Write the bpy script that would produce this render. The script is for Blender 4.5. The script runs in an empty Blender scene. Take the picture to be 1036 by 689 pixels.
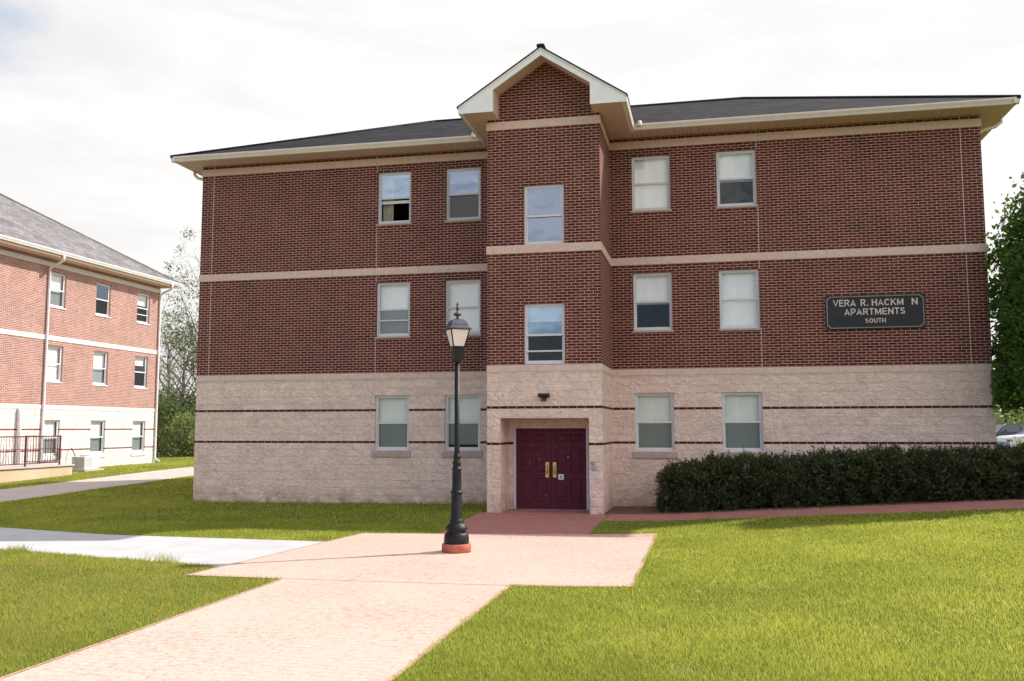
import bpy, math, random
import numpy as np
from mathutils import Matrix, Vector
random.seed(7); rng = np.random.default_rng(7)
S = bpy.context.scene
COL = S.collection
R_ = math.radians

# ------------------------------------------------------------------ camera
CAM = (4.8592, -22.0299, 1.8662)
yaw, pitch, roll = R_(12.12), R_(5.4988), R_(-0.0828)
Rv = Vector((math.cos(yaw), math.sin(yaw), 0))
Fv = Vector((-math.sin(yaw)*math.cos(pitch), math.cos(yaw)*math.cos(pitch), math.sin(pitch)))
Uv = Rv.cross(Fv)
R2 = Rv*math.cos(roll) + Uv*math.sin(roll); U2 = -Rv*math.sin(roll) + Uv*math.cos(roll)
cam_d = bpy.data.cameras.new('camera'); cam = bpy.data.objects.new('camera', cam_d); COL.objects.link(cam)
cam.matrix_world = Matrix(((R2.x, U2.x, -Fv.x, CAM[0]), (R2.y, U2.y, -Fv.y, CAM[1]), (R2.z, U2.z, -Fv.z, CAM[2]), (0, 0, 0, 1)))
cam_d.sensor_width = 36; cam_d.lens = 921.97/1036*36; cam_d.clip_end = 3000; cam_d.clip_start = .05
S.camera = cam

# ------------------------------------------------------------------ sun and sky
SUNV = Vector((0.91, 0.615, 1.0)).normalized()
EL = math.asin(SUNV.z)
sun_d = bpy.data.lights.new('sun', 'SUN'); sun = bpy.data.objects.new('sun', sun_d); COL.objects.link(sun)
sun_d.energy = 3.3; sun_d.angle = R_(0.6); sun_d.color = (1.0, 0.95, 0.87)
sun.rotation_mode = 'QUATERNION'; sun.rotation_quaternion = SUNV.to_track_quat('Z', 'Y')
sun.location = (30, 20, 33)
W = bpy.data.worlds.new('World'); S.world = W; W.use_nodes = True
wt = W.node_tree; wt.nodes.clear()
def wn(t, **k):
    n = wt.nodes.new(t)
    for a, b in k.items(): setattr(n, a, b)
    return n
wo = wn('ShaderNodeOutputWorld'); wb = wn('ShaderNodeBackground'); wb.inputs['Strength'].default_value = 0.1
sky = wn('ShaderNodeTexSky', sky_type='NISHITA', sun_disc=False)
sky.sun_elevation = EL; sky.sun_rotation = math.atan2(SUNV.x, SUNV.y); sky.air_density = 1.0; sky.dust_density = 1.5; sky.ozone_density = 1.2
tc = wn('ShaderNodeTexCoord'); mp = wn('ShaderNodeMapping'); mp.inputs['Scale'].default_value = (1.0, 1.0, 2.6)
mp.inputs['Location'].default_value = (3.2, 1.4, .3)
nz = wn('ShaderNodeTexNoise'); nz.inputs['Scale'].default_value = 1.7; nz.inputs['Detail'].default_value = 7; nz.inputs['Roughness'].default_value = .55
nz.inputs['Distortion'].default_value = .4
sep = wn('ShaderNodeSeparateXYZ')
wt.links.new(tc.outputs['Generated'], mp.inputs[0]); wt.links.new(mp.outputs[0], nz.inputs['Vector']); wt.links.new(tc.outputs['Generated'], sep.inputs[0])
# cloud cover is thick to the north (over the building) and broken to the south and far west
bias = wn('ShaderNodeMath', operation='MULTIPLY_ADD'); bias.inputs[1].default_value = .16
wt.links.new(sep.outputs['Y'], bias.inputs[0]); wt.links.new(nz.outputs['Fac'], bias.inputs[2])
bx = wn('ShaderNodeMath', operation='MULTIPLY_ADD'); bx.inputs[1].default_value = .13
wt.links.new(sep.outputs['X'], bx.inputs[0]); wt.links.new(bias.outputs[0], bx.inputs[2])
tz = wn('ShaderNodeMath', operation='MULTIPLY_ADD'); tz.inputs[1].default_value = -.5
wt.links.new(sep.outputs['Z'], tz.inputs[0]); wt.links.new(sep.outputs['X'], tz.inputs[2])
thin = wn('ShaderNodeMapRange', interpolation_type='SMOOTHSTEP'); thin.inputs[1].default_value = -.70; thin.inputs[2].default_value = -.84; thin.inputs[3].default_value = 0; thin.inputs[4].default_value = .195
wt.links.new(tz.outputs[0], thin.inputs[0]); gap_ = wn('ShaderNodeMath', operation='SUBTRACT'); wt.links.new(bx.outputs[0], gap_.inputs[0]); wt.links.new(thin.outputs[0], gap_.inputs[1])
cr = wn('ShaderNodeMapRange', interpolation_type='SMOOTHSTEP'); cr.inputs[1].default_value = .30; cr.inputs[2].default_value = .48
wt.links.new(gap_.outputs[0], cr.inputs[0])
nz2 = wn('ShaderNodeTexNoise'); nz2.inputs['Scale'].default_value = 2.3; nz2.inputs['Detail'].default_value = 9; nz2.inputs['Roughness'].default_value = .6; nz2.inputs['Distortion'].default_value=.8
mp2 = wn('ShaderNodeMapping'); mp2.inputs['Scale'].default_value = (1.0, 1.0, 3.5); mp2.inputs['Location'].default_value = (.2,.7,.1)
wt.links.new(tc.outputs['Generated'], mp2.inputs[0]); wt.links.new(mp2.outputs[0], nz2.inputs['Vector'])
cc = wn('ShaderNodeValToRGB'); e = cc.color_ramp.elements
e[0].position = .38; e[0].color = (.86, .845, .845, 1); e[1].position = .60; e[1].color = (1, .98, .965, 1)
wt.links.new(nz2.outputs['Fac'], cc.inputs[0])
# unseen southern clouds are brightened to light the shaded facade; those over the building are greyer towards the west
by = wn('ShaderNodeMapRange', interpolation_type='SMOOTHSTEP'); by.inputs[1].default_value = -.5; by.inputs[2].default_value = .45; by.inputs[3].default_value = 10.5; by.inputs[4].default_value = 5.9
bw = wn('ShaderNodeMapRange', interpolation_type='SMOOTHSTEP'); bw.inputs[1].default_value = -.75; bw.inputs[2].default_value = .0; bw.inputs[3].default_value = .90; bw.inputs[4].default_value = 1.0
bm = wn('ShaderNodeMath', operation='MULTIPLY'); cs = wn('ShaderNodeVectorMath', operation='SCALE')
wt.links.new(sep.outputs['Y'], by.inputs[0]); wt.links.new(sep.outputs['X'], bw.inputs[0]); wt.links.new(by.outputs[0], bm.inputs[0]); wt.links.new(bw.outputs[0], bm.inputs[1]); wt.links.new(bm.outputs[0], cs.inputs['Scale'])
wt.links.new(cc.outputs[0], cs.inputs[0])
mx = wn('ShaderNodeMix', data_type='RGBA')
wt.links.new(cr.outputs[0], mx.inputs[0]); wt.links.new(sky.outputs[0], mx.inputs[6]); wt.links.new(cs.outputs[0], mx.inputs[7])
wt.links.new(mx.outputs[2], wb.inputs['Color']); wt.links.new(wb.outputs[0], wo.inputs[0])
S.view_settings.view_transform = 'Standard'; S.view_settings.look = 'None'
S.view_settings.exposure = 0.95; S.view_settings.gamma = 1.0; S.view_settings.use_curve_mapping = False

# ------------------------------------------------------------------ materials
class Mat:
    def __init__(s, name, rough=.8, spec=.3, metal=0):
        s.m = bpy.data.materials.new(name); s.m.use_nodes = True; s.t = s.m.node_tree
        s.b = s.t.nodes['Principled BSDF']; s.o = s.t.nodes['Material Output']
        s.b.inputs['Roughness'].default_value = rough; s.b.inputs['Specular IOR Level'].default_value = spec; s.b.inputs['Metallic'].default_value = metal
    def n(s, t, ins=None, **k):
        q = s.t.nodes.new(t)
        for a, b in k.items(): setattr(q, a, b)
        for a, b in (ins or {}).items():
            if isinstance(b, bpy.types.NodeSocket): s.t.links.new(b, q.inputs[a])
            else: q.inputs[a].default_value = b
        return q
    def l(s, a, b): s.t.links.new(a, b)
    def noise(s, vec, scale, detail=5, rough=.55, dist=0):
        return s.n('ShaderNodeTexNoise', {'Vector': vec, 'Scale': scale, 'Detail': detail, 'Roughness': rough, 'Distortion': dist}).outputs['Fac']
    def mr(s, v, a, b, c, d):
        return s.n('ShaderNodeMapRange', {0: v, 1: a, 2: b, 3: c, 4: d}).outputs[0]
    def ramp(s, v, stops):
        r = s.n('ShaderNodeValToRGB', {0: v}); el = r.color_ramp.elements
        while len(el) < len(stops): el.new(.5)
        for q, (p, c) in zip(el, stops): q.position = p; q.color = (*c, 1)
        return r.outputs[0]
    def mix(s, f, a, b, mode='MIX'):
        q = s.n('ShaderNodeMix', data_type='RGBA', blend_type=mode)
        for i, v in ((0, f), (6, a), (7, b)):
            if isinstance(v, bpy.types.NodeSocket): s.l(v, q.inputs[i])
            else: q.inputs[i].default_value = v if i == 0 else (*v, 1)
        return q.outputs[2]
    def math(s, op, a, b=0.0, c=0.0): return s.n('ShaderNodeMath', {0: a, 1: b, 2: c}, operation=op).outputs[0]
    def bump(s, h, dist=.01, strength=1.0, normal=None):
        q = s.n('ShaderNodeBump', {'Height': h, 'Distance': dist, 'Strength': strength})
        if normal: s.l(normal, q.inputs['Normal'])
        return q.outputs[0]
    def done(s, col=None, nrm=None, rough=None):
        if col is not None:
            if isinstance(col, bpy.types.NodeSocket): s.l(col, s.b.inputs['Base Color'])
            else: s.b.inputs['Base Color'].default_value = (*col, 1)
        if nrm: s.l(nrm, s.b.inputs['Normal'])
        if rough is not None: s.l(rough, s.b.inputs['Roughness'])
        return s.m
    @property
    def uv(s): return s.n('ShaderNodeUVMap').outputs[0]
    @property
    def pos(s): return s.n('ShaderNodeTexCoord').outputs['Object']
def plain(name, col, rough=.6, spec=.4, metal=0, var=.12, vs=6, bump=0, bs=60):
    m = Mat(name, rough, spec, metal); p = m.pos
    f = m.noise(p, vs, 6); v = m.mr(f, .3, .7, 1-var, 1+var)
    c = m.n('ShaderNodeVectorMath', {0: tuple(col), 'Scale': v}, operation='SCALE').outputs[0]
    nr = m.bump(m.noise(p, bs, 3), bump) if bump else None
    return m.done(c, nr, m.mr(m.noise(p, vs*2.3, 4), .3, .7, max(rough-.08, .02), min(rough+.08, 1)))

BW, BH = .1935, 2.708/42
def brick_mat(name, zoff, mort=(.58, .39, .32), lift=1.0, c1=(.080, .014, .012), c2=(.158, .033, .025)):
    m = Mat(name, .88, .22); uv = m.uv
    v = m.n('ShaderNodeVectorMath', {0: uv, 1: (0, -zoff, 0)}, operation='ADD').outputs[0]
    bt = m.n('ShaderNodeTexBrick', {'Vector': v, 'Scale': 1.0, 'Mortar Size': .0064, 'Mortar Smooth': .15, 'Bias': -.15, 'Brick Width': BW, 'Row Height': BH,
             'Color1': (*[a*lift for a in c1], 1), 'Color2': (*[a*lift for a in c2], 1), 'Mortar': (*mort, 1)}, offset=.5)
    mott = m.mr(m.noise(v, 1.1, 6, .6), .3, .7, .90, 1.09)
    fine = m.mr(m.noise(v, 70, 4, .6), .25, .75, .8, 1.2)
    stain = m.mr(m.noise(m.n('ShaderNodeMapping', {0: v, 3: (3.5, .5, 1)}).outputs[0], 1.2, 5), .3, .75, 1.04, .90)
    k = m.math('MULTIPLY', m.math('MULTIPLY', mott, fine), stain)
    c = m.n('ShaderNodeVectorMath', {0: bt.outputs[0], 'Scale': k}, operation='SCALE').outputs[0]
    h = m.math('ADD', m.math('MULTIPLY', bt.outputs[1], -1.0), m.math('MULTIPLY', m.noise(v, 90, 3), .35))
    return m.done(c, m.bump(h, .006, .9))
def block_mat(name, zoff=0, col=(.80, .60, .52)):
    m = Mat(name, .93, .15); uv = m.uv
    v = m.n('ShaderNodeVectorMath', {0: uv, 1: (.07, -zoff, 0)}, operation='ADD').outputs[0]
    bt = m.n('ShaderNodeTexBrick', {'Vector': v, 'Scale': 1.0, 'Mortar Size': .0075, 'Mortar Smooth': .3, 'Bias': 0, 'Brick Width': .387, 'Row Height': .1935,
             'Color1': (*[a*.94 for a in col], 1), 'Color2': (*[a*1.05 for a in col], 1), 'Mortar': (*[a*1.22 for a in col], 1)}, offset=.5)
    rock = m.noise(v, 8.5, 9, .66, .3)
    rid = m.n('ShaderNodeTexVoronoi', {'Vector': m.n('ShaderNodeVectorMath', {0: v, 1: m.n('ShaderNodeTexNoise', {'Vector': v, 'Scale': 4.0}).outputs['Color']}, operation='ADD').outputs[0], 'Scale': 10.0, 'Randomness': 1.0}).outputs['Distance']
    mott = m.mr(m.noise(v, 2.2, 6, .6), .3, .7, .9, 1.09)
    pit = m.mr(rock, .3, .7, .82, 1.12)
    sp = m.n('ShaderNodeSeparateXYZ', {0: uv}).outputs[1]
    low = m.math('MULTIPLY', m.mr(sp, .45, -.05, 0, 1), m.mr(m.noise(v, 3.0, 5), .35, .62, 0, .8))   # splash dirt and efflorescence near the soil
    c = m.n('ShaderNodeVectorMath', {0: bt.outputs[0], 'Scale': m.math('MULTIPLY', mott, pit)}, operation='SCALE').outputs[0]
    c = m.mix(low, c, (.33, .19, .13))
    h = m.math('ADD', m.math('MULTIPLY', rock, 1.0), m.math('MULTIPLY', rid, .35))
    h = m.math('ADD', h, m.math('MULTIPLY', bt.outputs[1], -.5))
    return m.done(c, m.bump(h, .045, 1.0))
def stone_mat(name, col, jl=1.16):
    m = Mat(name, .9, .15); uv = m.uv
    bt = m.n('ShaderNodeTexBrick', {'Vector': uv, 'Scale': 1.0, 'Mortar Size': .004, 'Mortar Smooth': .2, 'Bias': 0, 'Brick Width': jl, 'Row Height': 50.0,
             'Color1': (*[a*.97 for a in col], 1), 'Color2': (*[a*1.03 for a in col], 1), 'Mortar': (*[a*.72 for a in col], 1)}, offset=.0)
    v = m.mr(m.noise(uv, 9, 8, .65), .3, .7, .88, 1.1)
    c = m.n('ShaderNodeVectorMath', {0: bt.outputs[0], 'Scale': v}, operation='SCALE').outputs[0]
    return m.done(c, m.bump(m.noise(uv, 26, 7, .6), .02, .9))
def shingle_mat(name, c1, c2):
    m = Mat(name, .95, .1); uv = m.uv
    bt = m.n('ShaderNodeTexBrick', {'Vector': uv, 'Scale': 1.0, 'Mortar Size': .004, 'Mortar Smooth': .3, 'Bias': 0, 'Brick Width': .26, 'Row Height': .14,
             'Color1': (*c1, 1), 'Color2': (*c2, 1), 'Mortar': (*[a*.4 for a in c1], 1)}, offset=.5)
    v = m.math('MULTIPLY', m.mr(m.noise(uv, 120, 3, .6), .25, .75, .7, 1.3), m.mr(m.noise(uv, .7, 5), .3, .7, .78, 1.22))
    c = m.n('ShaderNodeVectorMath', {0: bt.outputs[0], 'Scale': v}, operation='SCALE').outputs[0]
    return m.done(c, m.bump(m.math('ADD', m.noise(uv, 80, 3), bt.outputs[1]), .004))
def soffit_mat(name, col):
    m = Mat(name, .6, .3); uv = m.uv
    x = m.n('ShaderNodeSeparateXYZ', {0: m.n('ShaderNodeAttribute', attribute_name='along').outputs['Vector']}).outputs[0]
    g = m.math('LESS_THAN', m.math('PINGPONG', x, .1), .007)
    c = m.mix(g, col, tuple(a*.7 for a in col))
    return m.done(c, m.bump(m.math('MULTIPLY', g, -1), .006))
def glass_mat(name, tint=(.97, .97, .97), refl=1.0, base=.03, gcol=(.95, .97, 1)):
    m = bpy.data.materials.new(name); m.use_nodes = True; t = m.node_tree; t.nodes.clear()
    o = t.nodes.new('ShaderNodeOutputMaterial'); mi = t.nodes.new('ShaderNodeMixShader'); tr = t.nodes.new('ShaderNodeBsdfTransparent'); gl = t.nodes.new('ShaderNodeBsdfGlossy')
    fr = t.nodes.new('ShaderNodeMath'); fr.operation = 'POWER'; fr.inputs[1].default_value = 4.0; lw = t.nodes.new('ShaderNodeLayerWeight'); lw.inputs[0].default_value = .5; t.links.new(lw.outputs['Facing'], fr.inputs[0]); ma = t.nodes.new('ShaderNodeMath'); ma.operation = 'MULTIPLY_ADD'; ma.inputs[1].default_value = refl; ma.inputs[2].default_value = base+.04
    ma.use_clamp = True
    tr.inputs[0].default_value = (*tint, 1); gl.inputs['Roughness'].default_value = .02; gl.inputs[0].default_value = (*gcol, 1)
    nz = t.nodes.new('ShaderNodeTexNoise'); nz.inputs['Scale'].default_value = 1.6; bu = t.nodes.new('ShaderNodeBump'); bu.inputs['Distance'].default_value = .02; bu.inputs['Strength'].default_value = .35
    tcn = t.nodes.new('ShaderNodeTexCoord'); t.links.new(tcn.outputs['Object'], nz.inputs['Vector']); t.links.new(nz.outputs['Fac'], bu.inputs['Height']); t.links.new(bu.outputs[0], gl.inputs['Normal'])
    t.links.new(fr.outputs[0], ma.inputs[0]); t.links.new(ma.outputs[0], mi.inputs[0]); t.links.new(tr.outputs[0], mi.inputs[1]); t.links.new(gl.outputs[0], mi.inputs[2]); t.links.new(mi.outputs[0], o.inputs[0])
    return m
def leaf_mat(name, dark, light, trans=.35, seed=0.0, rough=.5):
    m = Mat(name, rough, .35)
    a = m.n('ShaderNodeAttribute', attribute_name='rnd').outputs['Fac']
    big = m.noise(m.pos, 2.2, 3)
    f = m.math('ADD', m.math('MULTIPLY', a, .75), m.mr(big, .3, .7, -.1, .35))
    c = m.mix(f, dark, light)
    m.l(c, m.b.inputs['Base Color'])
    t = m.n('ShaderNodeBsdfTranslucent'); c2 = m.mix(.5, c, tuple(min(1, a*1.5) for a in light)); m.l(c2, t.inputs[0])
    ms = m.n('ShaderNodeMixShader', {0: trans}); m.l(m.b.outputs[0], ms.inputs[1]); m.l(t.outputs[0], ms.inputs[2]); m.l(ms.outputs[0], m.o.inputs[0])
    return m.m

ZM1, ZM0, ZT1, ZT0, ZJ = 5.9967, 5.8068, 8.8927, 8.7047, 3.2689
L1, L2 = 2.33, 1.5211
M = {}
M['brick'] = brick_mat('red_brick', ZM1)
M['brick_strip'] = brick_mat('dark_brick_course', L1 - BH/2, lift=.75)
M['brick_strip_low'] = brick_mat('lower_dark_brick_course', L2 - BH/2, lift=.75)
M['block'] = block_mat('split_face_block', ZJ - .1935*20)
M['band'] = stone_mat('rough_stone_band', (.68, .49, .42))
M['band_tan'] = stone_mat('tan_stone_band', (.64, .45, .39))
M['ledge'] = stone_mat('block_ledge', (.68, .51, .44), .39)
M['seal'] = plain('sealant', (.62, .5, .44), .7)
M['frame'] = plain('window_vinyl', (.66, .62, .66), .45, .4, var=.04)
M['frame_lit'] = plain('sunlit_vinyl', (.74, .74, .76), .45, .4, var=.04)  # lighter copy of the window vinyl, sunlight put into its colour
M['sill'] = plain('sill_stone', (.44, .33, .29), .85, .2, bump=.003)
M['glass'] = glass_mat('window_glass')
M['glass_screen'] = glass_mat('window_glass_behind_insect_screen', (.50, .53, .54), .6, .0)
M['blind'] = plain('window_blind', (.88, .88, .88), .9, .1, var=.03)
M['blind_green'] = plain('frosted_blind', (.72, .76, .71), .9, .1, var=.03)
M['curtain'] = plain('curtain_cloth', (.45, .42, .34), .95, .05, var=.2)
M['trim'] = plain('cream_trim', (.84, .80, .80), .5, .4, var=.05)
M['gutter'] = plain('cream_gutter', (.74, .62, .57), .45, .4, var=.06)
M['soffit'] = soffit_mat('tan_soffit', (.68, .48, .40))
M['shingle'] = shingle_mat('dark_shingles', (.018, .017, .020), (.040, .038, .043))
M['shingle_grey'] = shingle_mat('grey_shingles', (.15, .14, .145), (.24, .225, .23))
M['door'] = plain('maroon_door_paint', (.088, .010, .027), .55, .25, var=.1, vs=3)
M['jamb'] = plain('pale_door_frame', (.60, .57, .62), .5)
M['brass'] = plain('worn_brass', (.62, .43, .20), .35, .5, 1.0, var=.2)
M['black_iron'] = plain('black_painted_iron', (.008, .007, .008), .5, .3, var=.3, vs=9, bump=.002, bs=40)
M['lamp_roof'] = plain('weathered_lantern_roof', (.06, .065, .08), .45, .5, .3, var=.25)
M['lamp_glass'] = plain('milky_lamp_panel', (.80, .69, .65), .35, .5, var=.06)
M['red_base'] = plain('red_concrete', (.42, .13, .09), .8, .2, var=.22, vs=14, bump=.004)
M['plaque'] = plain('dark_plaque', (.042, .042, .050), .8, .15, var=.15)
M['plaque_trim'] = plain('plaque_border', (.25, .23, .19), .5)
M['letters'] = plain('raised_letters', (.66, .56, .50), .6, var=.05)
M['white'] = plain('white_paint', (.78, .78, .78), .5)
M['grey_box'] = plain('grey_plastic', (.34, .33, .34), .5)
M['dark_box'] = plain('dark_plastic', (.03, .03, .035), .5)
M['rail'] = plain('maroon_railing_paint', (.11, .02, .03), .45)
M['bark'] = plain('bark', (.16, .12, .09), .95, .1, var=.35, vs=12, bump=.02, bs=18)
M['bark_grey'] = plain('pale_grey_bark', (.24, .20, .17), .95, .1, var=.3, vs=12)
M['soil'] = plain('bare_mulch_soil', (.17, .095, .07), .97, .05, var=.4, vs=9, bump=.03, bs=30)
M['asphalt'] = plain('asphalt', (.055, .055, .06), .9, .2, var=.25, vs=3)
M['tyre'] = plain('tyre_rubber', (.02, .02, .02), .85)
M['rim'] = plain('alloy', (.5, .5, .52), .3, .5, .9)
M['car_silver'] = plain('silver_car_paint', (.62, .62, .66), .28, .6, .35, var=.02)
M['car_dark'] = plain('dark_car_paint', (.04, .045, .07), .22, .6, .1, var=.02)
M['car_glass'] = plain('car_glass', (.03, .04, .05), .06, .8, var=.02)
M['lens_orange'] = plain('orange_lens', (.55, .18, .04), .2, .6)
M['lens_red'] = plain('red_lens', (.4, .02, .02), .2, .6)
M['lens_clear'] = plain('clear_lens', (.7, .7, .7), .1, .7)
M['leaf_tree'] = leaf_mat('broadleaf', (.03, .07, .012), (.17, .29, .05), .45)
M['leaf_spring'] = leaf_mat('spring_leaf', (.10, .125, .04), (.29, .32, .11), .35)
M['leaf_bush'] = leaf_mat('bush_leaf', (.04, .08, .02), (.17, .23, .06), .35)
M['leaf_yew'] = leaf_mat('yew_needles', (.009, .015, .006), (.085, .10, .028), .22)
M['leaf_sunlit'] = leaf_mat('sunlit_hedge_leaf', (.16, .22, .02), (.40, .46, .06), .4)  # hedge top in the sun, with the sunshine put into the leaf colour
M['leaf_juniper'] = leaf_mat('juniper_leaf', (.02, .045, .02), (.06, .11, .04), .2)
def grass_mat(name, base, lite, dry):
    m = Mat(name, .6, .2); p = m.pos
    a = m.n('ShaderNodeAttribute', attribute_name='rnd').outputs['Fac']
    c = m.mix(a, base, lite)
    big = m.mr(m.noise(p, .55, 6, .62), .36, .66, 0, 1)
    c = m.mix(m.math('MULTIPLY', big, .55), c, tuple(x*y for x, y in zip(base, (.75, .9, .8))))
    d = m.mr(m.noise(p, 2.3, 5, .65), .58, .74, 0, .65)
    c = m.mix(d, c, dry)
    sp_ = m.n('ShaderNodeSeparateXYZ', {0: p}).outputs; worn = m.math('MULTIPLY', m.mr(sp_[0], .2, -1.2, 0, 1), m.mr(sp_[1], -8.0, -9.5, 0, 1))
    c = m.mix(m.math('MULTIPLY', worn, m.mr(m.noise(p, 1.3, 6, .7), .35, .65, .1, .55)), c, (.42, .34, .13))
    m.l(c, m.b.inputs['Base Color'])
    t = m.n('ShaderNodeBsdfTranslucent'); m.l(m.mix(.35, c, lite), t.inputs[0])
    ms = m.n('ShaderNodeMixShader', {0: .6}); m.l(m.b.outputs[0], ms.inputs[1]); m.l(t.outputs[0], ms.inputs[2]); m.l(ms.outputs[0], m.o.inputs[0])
    return m.m
M['grass'] = grass_mat('grass_blades', (.13, .18, .02), (.70, .70, .13), (.68, .60, .24))
def ground_mat():
    m = Mat('turf', .95, .05); p = m.pos
    c = m.ramp(m.noise(p, 1.4, 8, .65), [(.3, (.08, .105, .018)), (.5, (.15, .18, .03)), (.7, (.22, .22, .05))])
    c = m.mix(m.mr(m.noise(p, 38, 5, .7), .35, .65, 0, .55), c, (.05, .075, .015))
    c = m.mix(m.mr(m.noise(p, 3.1, 6, .7), .6, .75, 0, .6), c, (.24, .19, .09))
    return m.done(c, m.bump(m.noise(p, 45, 5, .7), .03))
M['turf'] = ground_mat()
def paver_mat():
    m = Mat('stamped_red_paving', .5, .5); p = m.pos
    bt = m.n('ShaderNodeTexBrick', {'Vector': p, 'Scale': 1.0, 'Mortar Size': .004, 'Mortar Smooth': .4, 'Bias': 0, 'Brick Width': .2, 'Row Height': .1,
             'Color1': (.42, .19, .155, 1), 'Color2': (.50, .25, .20, 1), 'Mortar': (.34, .15, .125, 1)}, offset=.5)
    # worn pale surface in broken patches, leaving red specks
    w1 = m.noise(m.n('ShaderNodeMapping', {0: p, 3: (1.0, 1.3, 1)}).outputs[0], 12.0, 10, .82, .3)
    w2 = m.noise(p, .5, 5, .6)
    sy = m.n('ShaderNodeSeparateXYZ', {0: p}).outputs[1]
    away = m.mr(sy, -5.3, -6.8, -.09, .05)            # redder inside the building's shadow, paler beyond: sunlight put into the wear mask
    f = m.mr(m.math('ADD', m.math('ADD', w1, m.math('MULTIPLY', m.math('SUBTRACT', w2, .5), .22)), away), .40, .54, 0, 1)
    f = m.math('MULTIPLY', f, m.mr(bt.outputs[1], 0, 1, .97, .80))
    c = m.mix(f, bt.outputs[0], (.63, .465, .39))
    c = m.mix(m.mr(m.noise(p, 55, 6, .78), .55, .63, 0, .75), c, (.36, .17, .14))
    nr = m.bump(m.math('ADD', m.math('MULTIPLY', bt.outputs[1], -.7), m.noise(p, 22, 8, .7)), .006, .7)
    return m.done(c, nr, m.mr(m.noise(p, 9, 5), .3, .7, .42, .62))
M['paver'] = paver_mat()
def path_red():
    m = Mat('smooth_red_concrete', .75, .3); p = m.pos
    c = m.ramp(m.noise(p, 3.0, 7, .6), [(.3, (.32, .125, .11)), (.7, (.42, .185, .16))])
    return m.done(c, m.bump(m.noise(p, 60, 5), .003))
M['path_red'] = path_red()
def conc(name, a, b):
    m = Mat(name, .72, .4); p = m.pos
    c = m.ramp(m.noise(p, 1.8, 8, .6), [(.3, a), (.7, b)])
    c = m.mix(m.mr(m.noise(p, 90, 4, .7), .5, .7, 0, .35), c, tuple(x*.75 for x in a))
    return m.done(c, m.bump(m.noise(p, 70, 6, .6), .004))
M['conc'] = conc('pale_concrete', (.43, .42, .43), (.52, .51, .52))
M['conc_old'] = conc('weathered_concrete', (.42, .37, .35), (.52, .47, .44))
M['conc_warm'] = conc('stained_porch_concrete', (.50, .36, .24), (.62, .50, .36))

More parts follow.
